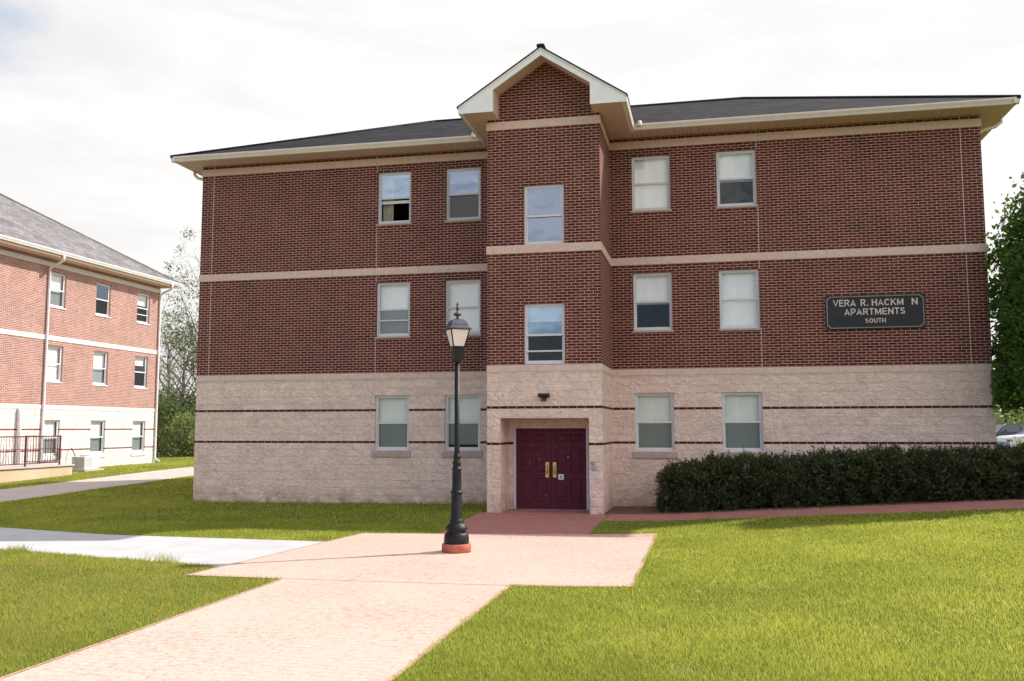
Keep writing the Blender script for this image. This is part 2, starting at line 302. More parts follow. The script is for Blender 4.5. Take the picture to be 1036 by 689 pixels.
# ------------------------------------------------------------------ mesh helpers
class MB:
    def __init__(s): s.v = []; s.f = []; s.sm = []
    def face(s, pts, smooth=False):
        i = len(s.v); s.v += [tuple(p) for p in pts]; s.f.append(tuple(range(i, i+len(pts)))); s.sm.append(smooth); return s
    def box(s, x0, x1, y0, y1, z0, z1, c=0):
        if c <= 0:
            P = [(x, y, z) for z in (z0, z1) for y in (y0, y1) for x in (x0, x1)]
            i = len(s.v); s.v += P
            for q in ((0, 2, 3, 1), (4, 5, 7, 6), (0, 1, 5, 4), (2, 6, 7, 3), (0, 4, 6, 2), (1, 3, 7, 5)): s.f.append(tuple(i+k for k in q)); s.sm.append(False)
            return s
        # chamfered box: 24 vertices
        idx = {}
        X = (x0, x1); Y = (y0, y1); Z = (z0, z1)
        for a in (0, 1):
            for b in (0, 1):
                for d in (0, 1):
                    sx, sy, sz = (1, -1)[a]*c, (1, -1)[b]*c, (1, -1)[d]*c
                    for k, p in enumerate(((X[a], Y[b]+sy, Z[d]+sz), (X[a]+sx, Y[b], Z[d]+sz), (X[a]+sx, Y[b]+sy, Z[d]))):
                        idx[a, b, d, k] = len(s.v); s.v.append(p)
        def F(*q): s.f.append(tuple(idx[k] for k in q)); s.sm.append(False)
        for a in (0, 1):
            q = [(a, 0, 0, 0), (a, 0, 1, 0), (a, 1, 1, 0), (a, 1, 0, 0)]; F(*(q if a == 0 else q[::-1]))
            q = [(0, a, 0, 1), (1, a, 0, 1), (1, a, 1, 1), (0, a, 1, 1)]; F(*(q if a == 0 else q[::-1]))
            q = [(0, 0, a, 2), (0, 1, a, 2), (1, 1, a, 2), (1, 0, a, 2)]; F(*(q if a == 0 else q[::-1]))
        for a in (0, 1):
            for b in (0, 1):
                F((a, b, 0, 0), (a, b, 1, 0), (a, b, 1, 1), (a, b, 0, 1))
                F((a, 0, b, 0), (a, 1, b, 0), (a, 1, b, 2), (a, 0, b, 2))
                F((0, a, b, 1), (1, a, b, 1), (1, a, b, 2), (0, a, b, 2))
                for d in (0, 1): F((a, b, d, 0), (a, b, d, 1), (a, b, d, 2))
        return s
    def prism(s, poly, axis, a, b):
        """poly: list of 2-D points; extruded along axis ('x': (y,z), 'y': (x,z), 'z': (x,y)) from a to b"""
        def P(p, t): return {'x': (t, p[0], p[1]), 'y': (p[0], t, p[1]), 'z': (p[0], p[1], t)}[axis]
        n = len(poly); i = len(s.v); s.v += [P(p, a) for p in poly] + [P(p, b) for p in poly]
        s.f.append(tuple(range(i, i+n))[::-1]); s.f.append(tuple(range(i+n, i+2*n))); s.sm += [False, False]
        for k in range(n): s.f.append((i+k, i+(k+1) % n, i+n+(k+1) % n, i+n+k)); s.sm.append(False)
        return s
    def tube(s, pts, rad, n=10, caps=True, smooth=True):
        pts = [Vector(p) for p in pts]; rad = rad if hasattr(rad, '__len__') else [rad]*len(pts)
        i0 = len(s.v); prev = None
        for k, p in enumerate(pts):
            d = (pts[min(k+1, len(pts)-1)] - pts[max(k-1, 0)]).normalized()
            if prev is None: a = d.orthogonal().normalized()
            else:
                a = prev - d*prev.dot(d); a = a.normalized() if a.length > 1e-6 else d.orthogonal().normalized()
            prev = a; b = d.cross(a)
            for j in range(n):
                t = 2*math.pi*j/n; s.v.append(tuple(p + (a*math.cos(t) + b*math.sin(t))*rad[k]))
        for k in range(len(pts)-1):
            for j in range(n):
                s.f.append((i0+k*n+j, i0+k*n+(j+1) % n, i0+(k+1)*n+(j+1) % n, i0+(k+1)*n+j)); s.sm.append(smooth)
        if caps:
            s.f.append(tuple(i0+j for j in range(n))[::-1]); s.f.append(tuple(i0+(len(pts)-1)*n+j for j in range(n))); s.sm += [False, False]
        return s
    def lathe(s, prof, c=(0, 0, 0), n=28, smooth=True, flute=0, fz=(0, 0)):
        i0 = len(s.v)
        for r, z in prof:
            for j in range(n):
                t = 2*math.pi*j/n; rr = r*(1 - (flute*(j % 2) if fz[0] < z < fz[1] else 0)); s.v.append((c[0]+rr*math.cos(t), c[1]+rr*math.sin(t), c[2]+z))
        for k in range(len(prof)-1):
            for j in range(n):
                s.f.append((i0+k*n+j, i0+k*n+(j+1) % n, i0+(k+1)*n+(j+1) % n, i0+(k+1)*n+j)); s.sm.append(smooth)
        s.f.append(tuple(i0+j for j in range(n))[::-1]); s.f.append(tuple(i0+(len(prof)-1)*n+j for j in range(n))); s.sm += [False, False]
        return s
    def build(s, name, mat, parent=None, along=None):
        me = bpy.data.meshes.new(name); me.from_pydata(s.v, [], s.f); me.polygons.foreach_set('use_smooth', s.sm)
        me.materials.append(mat)
        uv = me.uv_layers.new(name='UVMap'); co = me.vertices
        data = np.empty(len(me.loops)*2, dtype=np.float32)
        for p in me.polygons:
            nx, ny, nz_ = p.normal
            for li in p.loop_indices:
                c = co[me.loops[li].vertex_index].co
                if abs(nz_) > .93: u, v = c.x, c.y
                elif abs(nz_) > .3:
                    h = math.hypot(nx, ny); u = (-ny*c.x + nx*c.y)/h; v = (c.z)/max(.05, math.sqrt(1-nz_*nz_))
                elif abs(nx) > abs(ny): u, v = c.y, c.z
                else: u, v = c.x, c.z
                data[2*li] = u; data[2*li+1] = v
        uv.data.foreach_set('uv', data)
        if along is not None:
            at = me.attributes.new('along', 'FLOAT_VECTOR', 'POINT')
            at.data.foreach_set('vector', np.array([[along(v_.co), 0, 0] for v_ in me.vertices], dtype=np.float32).ravel())
        o = bpy.data.objects.new(name, me); COL.objects.link(o)
        if parent: o.parent = parent
        return o
def tag(o, label=None, cat=None, group=None, kind=None):
    for k, v in (('label', label), ('category', cat), ('group', group), ('kind', kind)):
        if v: o[k] = v
    return o
def empty(name, loc=(0, 0, 0), label=None, cat=None, group=None, rz=0):
    o = bpy.data.objects.new(name, None); COL.objects.link(o); o.location = loc; o.rotation_euler.z = rz
    o.empty_display_size = .2
    return tag(o, label, cat, group)
def copy_tree(o, parent=None):
    c = o.copy(); COL.objects.link(c); c.parent = parent
    for ch in [q for q in bpy.data.objects if q.parent == o]: copy_tree(ch, c)
    return c
def tri_cloud(name, V, F, rnd, mat, parent=None):
    me = bpy.data.meshes.new(name); nv = len(V); nf = len(F); k = F.shape[1]
    me.vertices.add(nv); me.vertices.foreach_set('co', V.astype(np.float32).ravel())
    me.loops.add(nf*k); me.loops.foreach_set('vertex_index', F.astype(np.int32).ravel())
    me.polygons.add(nf); me.polygons.foreach_set('loop_start', np.arange(0, nf*k, k, dtype=np.int32))
    a = me.attributes.new('rnd', 'FLOAT', 'POINT'); a.data.foreach_set('value', rnd.astype(np.float32))
    me.update(calc_edges=True); me.materials.append(mat)
    o = bpy.data.objects.new(name, me); COL.objects.link(o)
    if parent: o.parent = parent
    return o

# ------------------------------------------------------------------ terrain
def sst(a, b, t):
    t = np.clip((t-a)/(b-a), 0, 1); return t*t*(3-2*t)
def zt(x, y):
    x = np.asarray(x, float); y = np.asarray(y, float)
    k = 2.5; sp = np.log1p(np.exp(np.clip(k*(x-3.6), -30, 30)))/k
    r = .053*np.minimum(sp, 10) * (1 + .12*sst(-3.3, -1.9, y))
    r = r * (1 - .35*sst(12, 30, x)*sst(5, 20, y))
    l = .28*sst(-1, 15, y)*sst(-8.5, -13.5, x)
    far = .0 + 1.2*sst(40, 200, np.hypot(x, y))*sst(0, 40, y)
    l2 = -.06*sst(-1, -7, x)*sst(-8, -3, y)*sst(3, -1, y)
    return r + l + l2 + far
def zg(x, y): return float(zt(x, y))
def axis(lo, hi, f0, f1, step):
    a = list(np.arange(f0, f1+1e-6, step)); q = step; p = f0
    while p > lo: q *= 1.35; p -= q; a.insert(0, p)
    q = step; p = a[-1]
    while p < hi: q *= 1.35; p += q; a.append(p)
    return np.array(a)
gx = axis(-900, 900, -24, 26, .5); gy = axis(-300, 1400, -26, 40, .5)
X, Y = np.meshgrid(gx, gy); Z = zt(X, Y)
nx_, ny_ = len(gx), len(gy); V = np.stack([X.ravel(), Y.ravel(), Z.ravel()], 1)
i = np.arange(nx_*ny_).reshape(ny_, nx_); F = np.stack([i[:-1, :-1], i[:-1, 1:], i[1:, 1:], i[1:, :-1]], -1).reshape(-1, 4)
g = tri_cloud('ground', V, F, np.zeros(len(V)), M['turf']); g['kind'] = 'structure'; g['label'] = 'grassy ground of the lawn'
def ribbon(name, quads, mat, lift=.006, step=.35, thick=.08):
    """each quad a,b,c,d in plan, subdivided so that it follows the terrain"""
    vs = []; fs = []
    for a, b, c, d in quads:
        a, b, c, d = map(np.array, (a, b, c, d))
        nu = max(1, int(max(np.linalg.norm(b-a), np.linalg.norm(c-d))/step)); nv = max(1, int(max(np.linalg.norm(d-a), np.linalg.norm(c-b))/step))
        i0 = len(vs)
        for j in range(nv+1):
            for k in range(nu+1):
                u, v = k/nu, j/nv; p = (a*(1-u)+b*u)*(1-v) + (d*(1-u)+c*u)*v; vs.append((p[0], p[1], zg(*p)+lift))
        for j in range(nv):
            for k in range(nu): q = i0+j*(nu+1)+k; fs.append((q, q+1, q+nu+2, q+nu+1))
    o = tri_cloud(name, np.array(vs), np.array(fs), np.zeros(len(vs)), mat)
    o['kind'] = 'structure'
    return o
Q_PLAZA = [((-1.72, -11.42), (3.96, -11.42), (3.96, -5.66), (-1.2, -5.66+-.9)), ((-.0, -6.5), (3.96, -5.661), (2.72, -5.66), (.05, -5.66))]
PLAZA = [((-1.72, -11.35), (3.96, -11.2), (3.96, -5.66), (-1.22, -6.45))]
APPR = [((.1, -6.43+.0), (2.74, -5.95), (2.72, -2.0), (-.13, -2.0))]
MAIN = [((-.38, -34), (2.53, -34), (2.53, -11.1), (-.38, -11.2))]
ribbon('red_plaza', PLAZA, M['paver'], .009)
ribbon('red_approach', [((.12, -6.5), (2.75, -6.0), (2.72, -2.6), (-.13, -2.6)), ((.31, -2.6), (2.296, -2.6), (2.296, -1.17), (.31, -1.17)), ((-.13, -2.6), (.31, -2.6), (.31, -2.11), (-.13, -2.11)), ((2.296, -2.6), (2.72, -2.6), (2.72, -2.11), (2.296, -2.11))], M['path_red'], .006)
ribbon('main_footpath', MAIN, M['paver'], .006)
WALKQ = [((-6.0, -9.62), (-1.35, -10.62), (-1.15, -7.68), (-5.6, -7.5)), ((-9.2, -9.3), (-6.0, -9.62), (-5.6, -7.5), (-8.46, -6.78)), ((-30, -8.2), (-9.2, -9.3), (-8.46, -6.78), (-30, -5.4))]
ribbon('white_footpath', WALKQ, M['conc'], .003)
RP = [((2.73, -3.42), (7, -3.32), (7, -1.98), (2.73, -1.95)), ((7, -3.32), (24, -3.1), (24, -1.8), (7, -1.98))]
ribbon('side_footpath', RP, M['path_red'], .004)
FARP = [((-13.45, -8), (-13.45, 24), (-16.3, 24), (-16.1, -8))]
FARQ = [((-16.2, -8), (-13.45, -8), (-13.4, 24), (-16.5, 24))]
ribbon('far_footpath', FARQ, M['conc_old'], .006)
SOIL = [((2.6, -1.95), (14, -1.95), (14, -.01), (2.6, -.01))]
o = ribbon('planting_bed', [((2.6, -1.94), (11.0, -1.94), (11.0, .02), (2.6, .02)), ((11.0, -1.94), (15.5, -1.8), (15.5, 1.0), (11.0, 1.0))], M['soil'], .008)
ribbon('car_park', [((13, 30), (60, 30), (60, 80), (13, 80))], M['asphalt'], .02, 2)
# joints in the paving: narrow dark grooves
def joint(name, a, b, w, mat, lift=.014):
    a = np.array(a); b = np.array(b); d = (b-a)/np.linalg.norm(b-a); n = np.array([-d[1], d[0]])*w/2
    return [tuple(a-n), tuple(b-n), tuple(b+n), tuple(a+n)]
M['groove'] = plain('paving_groove', (.26, .10, .085), .9, .1)

M['edging'] = plain('shaded_red_paving_edge', (.52, .31, .26), .85, .1, var=.3, vs=14)  # pink border strip, shade of the slab side put into its colour
ribbon('paving_edge', [joint('', (3.94, -11.2), (3.94, -5.66), .03, None), joint('', (2.53, -11.18), (3.95, -11.18), .03, None), joint('', (2.51, -20), (2.51, -11.22), .03, None), joint('', (-.36, -20), (-.36, -11.38), .03, None),
                       joint('', (-1.70, -11.33), (-.38, -11.33), .03, None), joint('', (-1.70, -11.3), (-1.22, -6.5), .03, None)], M['edging'], .0125, .3)
# ------------------------------------------------------------------ walls
def wall(zones, u0, u1, z0, z1, holes, P, store):
    """a sheet of wall in (u, z), P(u, z) -> xyz; zones: [(za, zb, key)]; holes: (ua, ub, za, zb); faces go into store[key]"""
    us = sorted({u0, u1, *[h[0] for h in holes], *[h[1] for h in holes]}); us = [u for u in us if u0-1e-6 <= u <= u1+1e-6]
    zs = sorted({z0, z1, *[h[2] for h in holes], *[h[3] for h in holes], *[z[0] for z in zones], *[z[1] for z in zones]}); zs = [z for z in zs if z0-1e-6 <= z <= z1+1e-6]
    for ua, ub in zip(us, us[1:]):
        for za, zb in zip(zs, zs[1:]):
            if zb-za < 1e-5 or ub-ua < 1e-5: continue
            uc, zc = (ua+ub)/2, (za+zb)/2
            if any(h[0] < uc < h[1] and h[2] < zc < h[3] for h in holes): continue
            key = next((z[2] for z in zones if z[0] < zc < z[1]), None)
            if key is None: continue
            store.setdefault(key, MB()).face([P(ua, za), P(ub, za), P(ub, zb), P(ua, zb)])
def reveals(holes, P3, zones, store, depth):
    """P3(u, d, z): d metres into the wall"""
    for ua, ub, za, zb in holes:
        zs = sorted({za, zb, *[z for q in zones for z in q[:2] if za < z < zb]})
        for a, b in zip(zs, zs[1:]):
            key = next((z[2] for z in zones if z[0] < (a+b)/2 < z[1]), None)
            if key is None: continue
            m = store.setdefault(key, MB())
            m.face([P3(ua, 0, a), P3(ua, depth, a), P3(ua, depth, b), P3(ua, 0, b)]); m.face([P3(ub, 0, b), P3(ub, depth, b), P3(ub, depth, a), P3(ub, 0, a)])
        kt = next((z[2] for z in zones if z[0] <= zb < z[1]), None) or zones[0][2]
        store.setdefault(kt, MB()).face([P3(ua, 0, zb), P3(ua, depth, zb), P3(ub, depth, zb), P3(ub, 0, zb)])
        kb = next((z[2] for z in zones if z[0] <= za < z[1]), None) or kt
        store.setdefault(kb, MB()).face([P3(ua, 0, za), P3(ub, 0, za), P3(ub, depth, za), P3(ua, depth, za)])
XL, XR, BL, BR, BY = -8.4948, 11.0626, 0.0, 2.5936, -2.0908
DEP = 10.0; TOP = 9.02
h = BH/2
def zones(dz=0, base=-.6, top=TOP):
    z = [(base, L2-h, 'block'), (L2-h, L2+h, 'strip_low'), (L2+h, L1-h, 'block'), (L1-h, L1+h, 'strip'), (L1+h, ZJ, 'block'), (ZJ, top, 'brick')]
    return [(a+dz, b+dz, k) for a, b, k in z]
WROW = {1: (1.3089, 2.7014), 2: (4.2024, 5.6124), 3: (7.147, 8.5137)}
WC = {'A': (-3.445, -2.5394), 'B': (-1.5991, -.6837), 'C': (3.1369, 4.0677), 'D': (5.1689, 6.0959)}
main = empty('apartment_building', (0, 0, 0), 'large three storey brick building with projecting gabled entrance bay and dark roof', 'building')
PIECE = {'brick': 'brick_wall', 'block': 'block_wall', 'strip': 'dark_brick_course', 'strip_low': 'dark_brick_course'}
MATK = {'brick': 'brick', 'block': 'block', 'strip': 'brick_strip', 'strip_low': 'brick_strip_low'}

# window: built in local space, facing -y, its sill line at z=0, left edge at x=0; y=0 is the face of the wall
def make_window(parent, to, w, hgt, blinds=(), screen=True, bottom_open=False, lit=False, sill=True, mid=.5, rail2=False, frame='frame', stone_sill=False, curtain=False, glass='glass', dark=False):
    """to: Matrix placing the window; blinds: list of (z0,z1,mat) fractions of the height"""
    f = MB(); d0, d1 = .055, .125; fw = .045; t = .004
    f.box(0, fw, d0, d1, 0, hgt, t).box(w-fw, w, d0, d1, 0, hgt, t).box(fw, w-fw, d0, d1, hgt-fw, hgt, t).box(fw, w-fw, d0, d1, 0, fw, t)
    zm = hgt*mid
    # upper sash sits forward, lower sash behind it
    sw = .03
    f.box(fw, w-fw, d0+.008, d0+.038, zm-.024, zm+.024, t)
    for x in (fw, w-fw-sw): f.box(x, x+sw, d0+.010, d0+.036, zm+.024, hgt-fw, t)
    f.box(fw+sw, w-fw-sw, d0+.010, d0+.036, hgt-fw-sw*.8, hgt-fw, t)
    for x in (fw, w-fw-sw): f.box(x, x+sw, d0+.040, d0+.066, fw, zm-.001, t)
    f.box(fw+sw, w-fw-sw, d0+.040, d0+.066, fw, fw+.045, t)
    if rail2: f.box(fw, w-fw, d0+.009, d0+.037, hgt*rail2-.018, hgt*rail2+.018, t)
    win = f.build('window', M[frame], parent)
    win.matrix_local = to
    g1 = MB(); g1.face([(fw+sw, d0+.022, zm+.024), (w-fw-sw, d0+.022, zm+.024), (w-fw-sw, d0+.022, hgt-fw-sw*.8), (fw+sw, d0+.022, hgt-fw-sw*.8)])
    g1.build('pane', M[glass], win)
    if not bottom_open:
        g2 = MB(); g2.face([(fw+sw, d0+.052, fw+.045), (w-fw-sw, d0+.052, fw+.045), (w-fw-sw, d0+.052, zm-.02), (fw+sw, d0+.052, zm-.02)])
        g2.build('pane', M['glass_screen' if screen else glass], win)
    for z0, z1, bm in blinds:
        b = MB(); x0, x1 = fw+.006, w-fw-.006; y = d1+.05; a, c = hgt*z0, hgt*z1
        n = max(2, int((x1-x0)/.09)); # very shallow waves, a real roller or pleated blind never hangs dead flat
        for k in range(n):
            xa, xb = x0+(x1-x0)*k/n, x0+(x1-x0)*(k+1)/n; ya = y+.006*math.sin(k*1.7+a*9); yb = y+.006*math.sin((k+1)*1.7+a*9)
            b.face([(xa, ya, a), (xb, yb, a), (xb, yb, c), (xa, ya, c)], True)
        b.box(x0, x1, y-.012, y+.012, a-.012, a+.012)
        b.build('blind', M[bm], win)
    if curtain:
        b = MB(); x0 = fw+.02
        for k in range(10):
            xa, xb = x0+.028*k, x0+.028*(k+1); ya, yb = d1+.14+.03*(k % 2), d1+.14+.03*((k+1) % 2)
            b.face([(xa, ya, .0), (xb, yb, .0), (xb, yb, hgt), (xa, ya, hgt)], True)
        b.build('curtain', M['curtain'], win)
    if sill:
        s = MB()
        if stone_sill: s.box(-.06, w+.06, -.035, .06, -.165, -.003, .008)
        else: s.box(-.03, w+.03, -.03, .054, -.05, -.002, .008)
        s.build('sill', M['sill' if not lit else 'frame_lit'], win)
    return win
def place(x, z, y=0): return Matrix.Translation((x, y, z))

store = {}
Z0 = zones()
holesL = [(*WC[c], *WROW[r]) for c in 'AB' for r in (1, 2, 3)]
holesR = [(*WC[c], *WROW[r]) for c in 'CD' for r in (1, 2, 3)]
Pm = lambda u, z: (u, 0, z); P3m = lambda u, d, z: (u, d, z)
wall(Z0, XL, BL, -.6, TOP, holesL, Pm, store); wall(Z0, BR, XR, -.6, TOP, holesR, Pm, store)
reveals(holesL+holesR, P3m, Z0, store, .14)
wall(Z0, 0, DEP, -.6, TOP, [], lambda u, z: (XL, DEP-u, z), store); wall(Z0, 0, DEP, -.6, TOP, [], lambda u, z: (XR, u, z), store)
wall(Z0, XL, XR, -.6, TOP, [], lambda u, z: (XL+XR-u, DEP, z), store)
# bay
SW = (.8536, 1.7776); srow = [(3.282, 4.6497), (5.9924, 7.3703)]
OL, OR_, OZ, DY = .308, 2.2977, 2.0885, -1.2
holesB = [(*SW, *srow[0]), (*SW, *srow[1])]
wall(Z0, BL, BR, -.6, TOP, holesB+[(OL, OR_, -.6, OZ)], lambda u, z: (u, BY, z), store)
reveals(holesB, lambda u, d, z: (u, BY+d, z), Z0, store, .14)
wall(Z0, 0, -BY, -.6, TOP+1.0, [], lambda u, z: (BL, -u, z), store); wall(Z0, 0, -BY, -.6, TOP+1.0, [], lambda u, z: (BR, BY+u, z), store)
# recess
dh = (.42, 2.17, -.6, 1.865)
wall(Z0, OL, OR_, -.6, OZ, [dh], lambda u, z: (u, DY, z), store)
wall(Z0, BY, DY, -.6, OZ, [], lambda u, z: (OL, u, z), store); wall(Z0, BY, DY, -.6, OZ, [], lambda u, z: (OR_, BY+DY-u, z), store)
store['block'].face([(OL, BY, OZ), (OR_, BY, OZ), (OR_, DY, OZ), (OL, DY, OZ)])
# gable triangle of brick
gx0, gx1, gxp = -.54, 3.26, 1.365
ZE = 9.08; GS = (10.32-ZE)/(gxp-gx0)
def gz(x, off=0): return ZE + GS*min(x-gx0, gx1-x) + off
store['brick'].face([(BL, BY, TOP), (BR, BY, TOP), (BR, BY, gz(BR, -.03)), (gxp, BY, gz(gxp, -.03)), (BL, BY, gz(BL, -.03))])
for k, mb in store.items(): mb.build(PIECE[k], M[MATK[k]], main)
# bands: rough stone courses standing 2 cm proud
def band(z0, z1, mat, name='stone_band', dz=0):
    p = .022; b = MB()
    b.box(XL-p, BL, -p, .02, z0, z1, .006); b.box(BR, XR+p, -p, .02, z0, z1, .006)
    b.box(XL-p, XL+.02, .02, DEP, z0, z1, .006); b.box(XR-.02, XR+p, .02, DEP, z0, z1, .006)
    b.build(name, M[mat], main)
    b = MB(); b.box(BL-p, BR+p, BY-p, BY+.02, z0, z1, .006); b.box(BL-p, BL+.02, BY+.02, -p-.001, z0, z1, .006); b.box(BR-.02, BR+p, BY+.02, -p-.001, z0, z1, .006)
    b.build(name, M['band' if z0 < 8 else 'band'], main)
band(ZM0, ZM1, 'band'); band(ZT0, ZT1, 'band_tan')
# smooth ledge course over the block
lb = MB(); p = .012
for z0, z1 in ((ZJ-.150, ZJ+.004),):
    lb.box(XL-p, BL, -p, .01, z0, z1, .008); lb.box(BR, XR+p, -p, .01, z0, z1, .008)
    lb.box(BL-p, BR+p, BY-p, BY+.01, z0, z1, .008); lb.box(BR-.01, BR+p, BY+.01, -p-.001, z0, z1, .008); lb.box(BL-p, BL+.01, BY+.01, -p-.001, z0, z1, .008)
    lb.box(XL-p, XL+.01, .01, DEP, z0, z1, .008)
lb.build('ledge_course', M['ledge'], main)
for x, za, zb in ((XL+.34, -.3, 8.99), (WC['A'][0]+.015, -.3, WROW[1][0]-.17), (WC['A'][0]-.01, WROW[1][1], WROW[2][0]-.05), (WC['A'][0]-.01, WROW[2][1], WROW[3][0]-.05), (WC['A'][0]-.01, WROW[3][1], 8.99),
                  (WC['D'][1]+.02, WROW[1][1], WROW[2][0]-.05), (WC['D'][1]+.02, WROW[2][1], WROW[3][0]-.05), (WC['D'][1]+.02, WROW[3][1], 8.99), (XR-.43, -.3, 8.99)):
    m = MB(); m.box(x-.006, x+.006, -.003, .004, za, ZM0 if False else zb); m.build('control_joint', M['seal'], main)
# windows
B = 'blind'; G = 'blind_green'
def W_(c, r, **k):
    z0, z1 = WROW[r]; x0, x1 = WC[c]; kw = dict(stone_sill=(r == 1)); kw.update(k)
    return make_window(main, place(x0, z0), x1-x0, z1-z0, **kw)
W_('A', 3, blinds=[(.90, .99, B)], bottom_open=True, curtain=True, glass='glass_sky') if 'glass_sky' in M else None
M['glass_sky'] = glass_mat('reflective_glass', (.70, .78, .82), 1.0, .26, (.64, .78, .98))
M['glass_dim'] = glass_mat('tinted_glass', (.5, .55, .60), 1.0, .20, (.62, .72, .95))
W_('A', 3, blinds=[(.93, .99, B), (.42, .47, B)], bottom_open=True, curtain=True, glass='glass_sky')
W_('B', 3, blinds=[(.74, .99, B)], glass='glass_dim')
W_('C', 3, blinds=[(.02, .99, B)], screen=False)
W_('D', 3, blinds=[(.47, .99, B)])
W_('A', 2, blinds=[(.02, .99, B)], rail2=.30)
W_('B', 2, blinds=[(.02, .99, B)], screen=False)
W_('C', 2, blinds=[(.47, .99, B)])
W_('D', 2, blinds=[(.05, .99, B)], screen=False)
for c in 'ABCD': W_(c, 1, blinds=[(.02 if c != 'B' else .12, .99, G)])
for k, (z0, z1) in enumerate(srow):
    make_window(main, place(SW[0], z0, BY), SW[1]-SW[0], z1-z0, blinds=[] if k else [(.72, .99, B)], sill=False, glass='glass_sky' if k == 0 else 'glass_dim', screen=(k == 0), rail2=.22 if k == 0 else False,
                mid=.485)
# room floors and back partitions seen dimly through the clear panes
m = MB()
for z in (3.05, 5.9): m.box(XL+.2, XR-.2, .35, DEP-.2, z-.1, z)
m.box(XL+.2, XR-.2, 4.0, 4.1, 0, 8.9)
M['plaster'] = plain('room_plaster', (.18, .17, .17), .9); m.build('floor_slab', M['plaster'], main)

# roof
ox0, ox1, oy0, oy1 = XL-.57, XR+.65, -.67, DEP+.65
ZR = 9.10; SL = .435; run = (oy1-oy0)/2; zr = ZR + SL*run; rx0, rx1 = ox0+run, ox1-run; ym = (oy0+oy1)/2
def hip(name, mat, ox0, ox1, oy0, oy1, z, sl, parent, th=.05, axis_='x'):
    r = MB()
    if axis_ == 'x':
        run = (oy1-oy0)/2; a, b, ym = ox0+run, ox1-run, (oy0+oy1)/2; zz = z+sl*run
        A, Bq, C_, D = (ox0, oy0), (ox1, oy0), (ox1, oy1), (ox0, oy1)
        r.face([(*A, z), (*Bq, z), (b, ym, zz), (a, ym, zz)]); r.face([(*Bq, z), (*C_, z), (b, ym, zz)]); r.face([(*C_, z), (*D, z), (a, ym, zz), (b, ym, zz)]); r.face([(*D, z), (*A, z), (a, ym, zz)])
        ends = [((*A, z), (a, ym, zz)), ((*D, z), (a, ym, zz)), ((*Bq, z), (b, ym, zz)), ((*C_, z), (b, ym, zz)), ((a, ym, zz), (b, ym, zz))]
    else:
        run = (ox1-ox0)/2; a, b, xm = oy0+run, oy1-run, (ox0+ox1)/2; zz = z+sl*run
        A, Bq, C_, D = (ox0, oy0), (ox1, oy0), (ox1, oy1), (ox0, oy1)
        r.face([(*A, z), (*Bq, z), (xm, a, zz)]); r.face([(*Bq, z), (*C_, z), (xm, b, zz), (xm, a, zz)]); r.face([(*C_, z), (*D, z), (xm, b, zz)]); r.face([(*D, z), (*A, z), (xm, a, zz), (xm, b, zz)])
        ends = [((*A, z), (xm, a, zz)), ((*Bq, z), (xm, a, zz)), ((*C_, z), (xm, b, zz)), ((*D, z), (xm, b, zz)), ((xm, a, zz), (xm, b, zz))]
    o = r.build(name, mat, parent)
    c = MB()
    for p, q in ends: c.tube([(p[0], p[1], p[2]+.005), (q[0], q[1], q[2]+.012)], .05, 6)
    c.build('ridge_cap', mat, o)
    return o
hip('roof', M['shingle'], ox0, ox1, oy0, oy1, ZR, SL, main)
def gutter(mb, pts, z, depth=.13, hgt=.135, out=(0, -1)):
    """K-style gutter along a straight run pts=(a,b); out = outward direction in plan"""
    (ax, ay), (bx, by) = pts; prof = [(0, 0), (depth*.55, 0), (depth*.72, hgt*.35), (depth*.9, hgt*.6), (depth, hgt*.78), (depth, hgt), (depth-.012, hgt), (depth-.012, hgt*.8), (0, hgt*.8)]
    i = len(mb.v)
    for (px, py) in ((ax, ay), (bx, by)):
        for d, zz in prof: mb.v.append((px+out[0]*d, py+out[1]*d, z+zz))
    n = len(prof)
    for k in range(n): mb.f.append((i+k, i+(k+1) % n, i+n+(k+1) % n, i+n+k)); mb.sm.append(False)
    mb.f.append(tuple(range(i, i+n))); mb.f.append(tuple(range(i+n, i+2*n))[::-1]); mb.sm += [False, False]
SZ = 8.99   # soffit level
gi = .06
bayL, bayR = gx0, gx1
gd = .12
for (pts, out) in ((((ox0, oy0+gd), (bayL+.05, oy0+gd)), (0, -1)), (((bayR-.05, oy0+gd), (ox1, oy0+gd)), (0, -1)), (((ox0+gd, oy0), (ox0+gd, oy1)), (-1, 0)), (((ox1-gd, oy0), (ox1-gd, oy1)), (1, 0)), (((ox0, oy1-gd), (ox1, oy1-gd)), (0, 1))):
    m = MB(); gutter(m, pts, SZ-.01, gd, .135, out); m.build('gutter', M['gutter'], main)
s = MB()
s.box(ox0+gd+.003, bayL+.5, oy0+gd+.003, -.001, SZ-.005, SZ+.02); s.build('soffit', M['soffit'], main, along=lambda c: c.x); s = MB(); s.box(bayR-.7, ox1-gd-.003, oy0+gd+.003, -.001, SZ-.005, SZ+.02)
s.build('soffit', M['soffit'], main, along=lambda c: c.x)
s = MB(); s.box(ox0+gd+.003, XL-.001, 0, DEP, SZ-.004, SZ+.02); s.build('soffit', M['soffit'], main, along=lambda c: c.y); s = MB(); s.box(XR+.001, ox1-gd-.003, 0, DEP, SZ-.004, SZ+.02)
s.build('soffit', M['soffit'], main, along=lambda c: c.y)
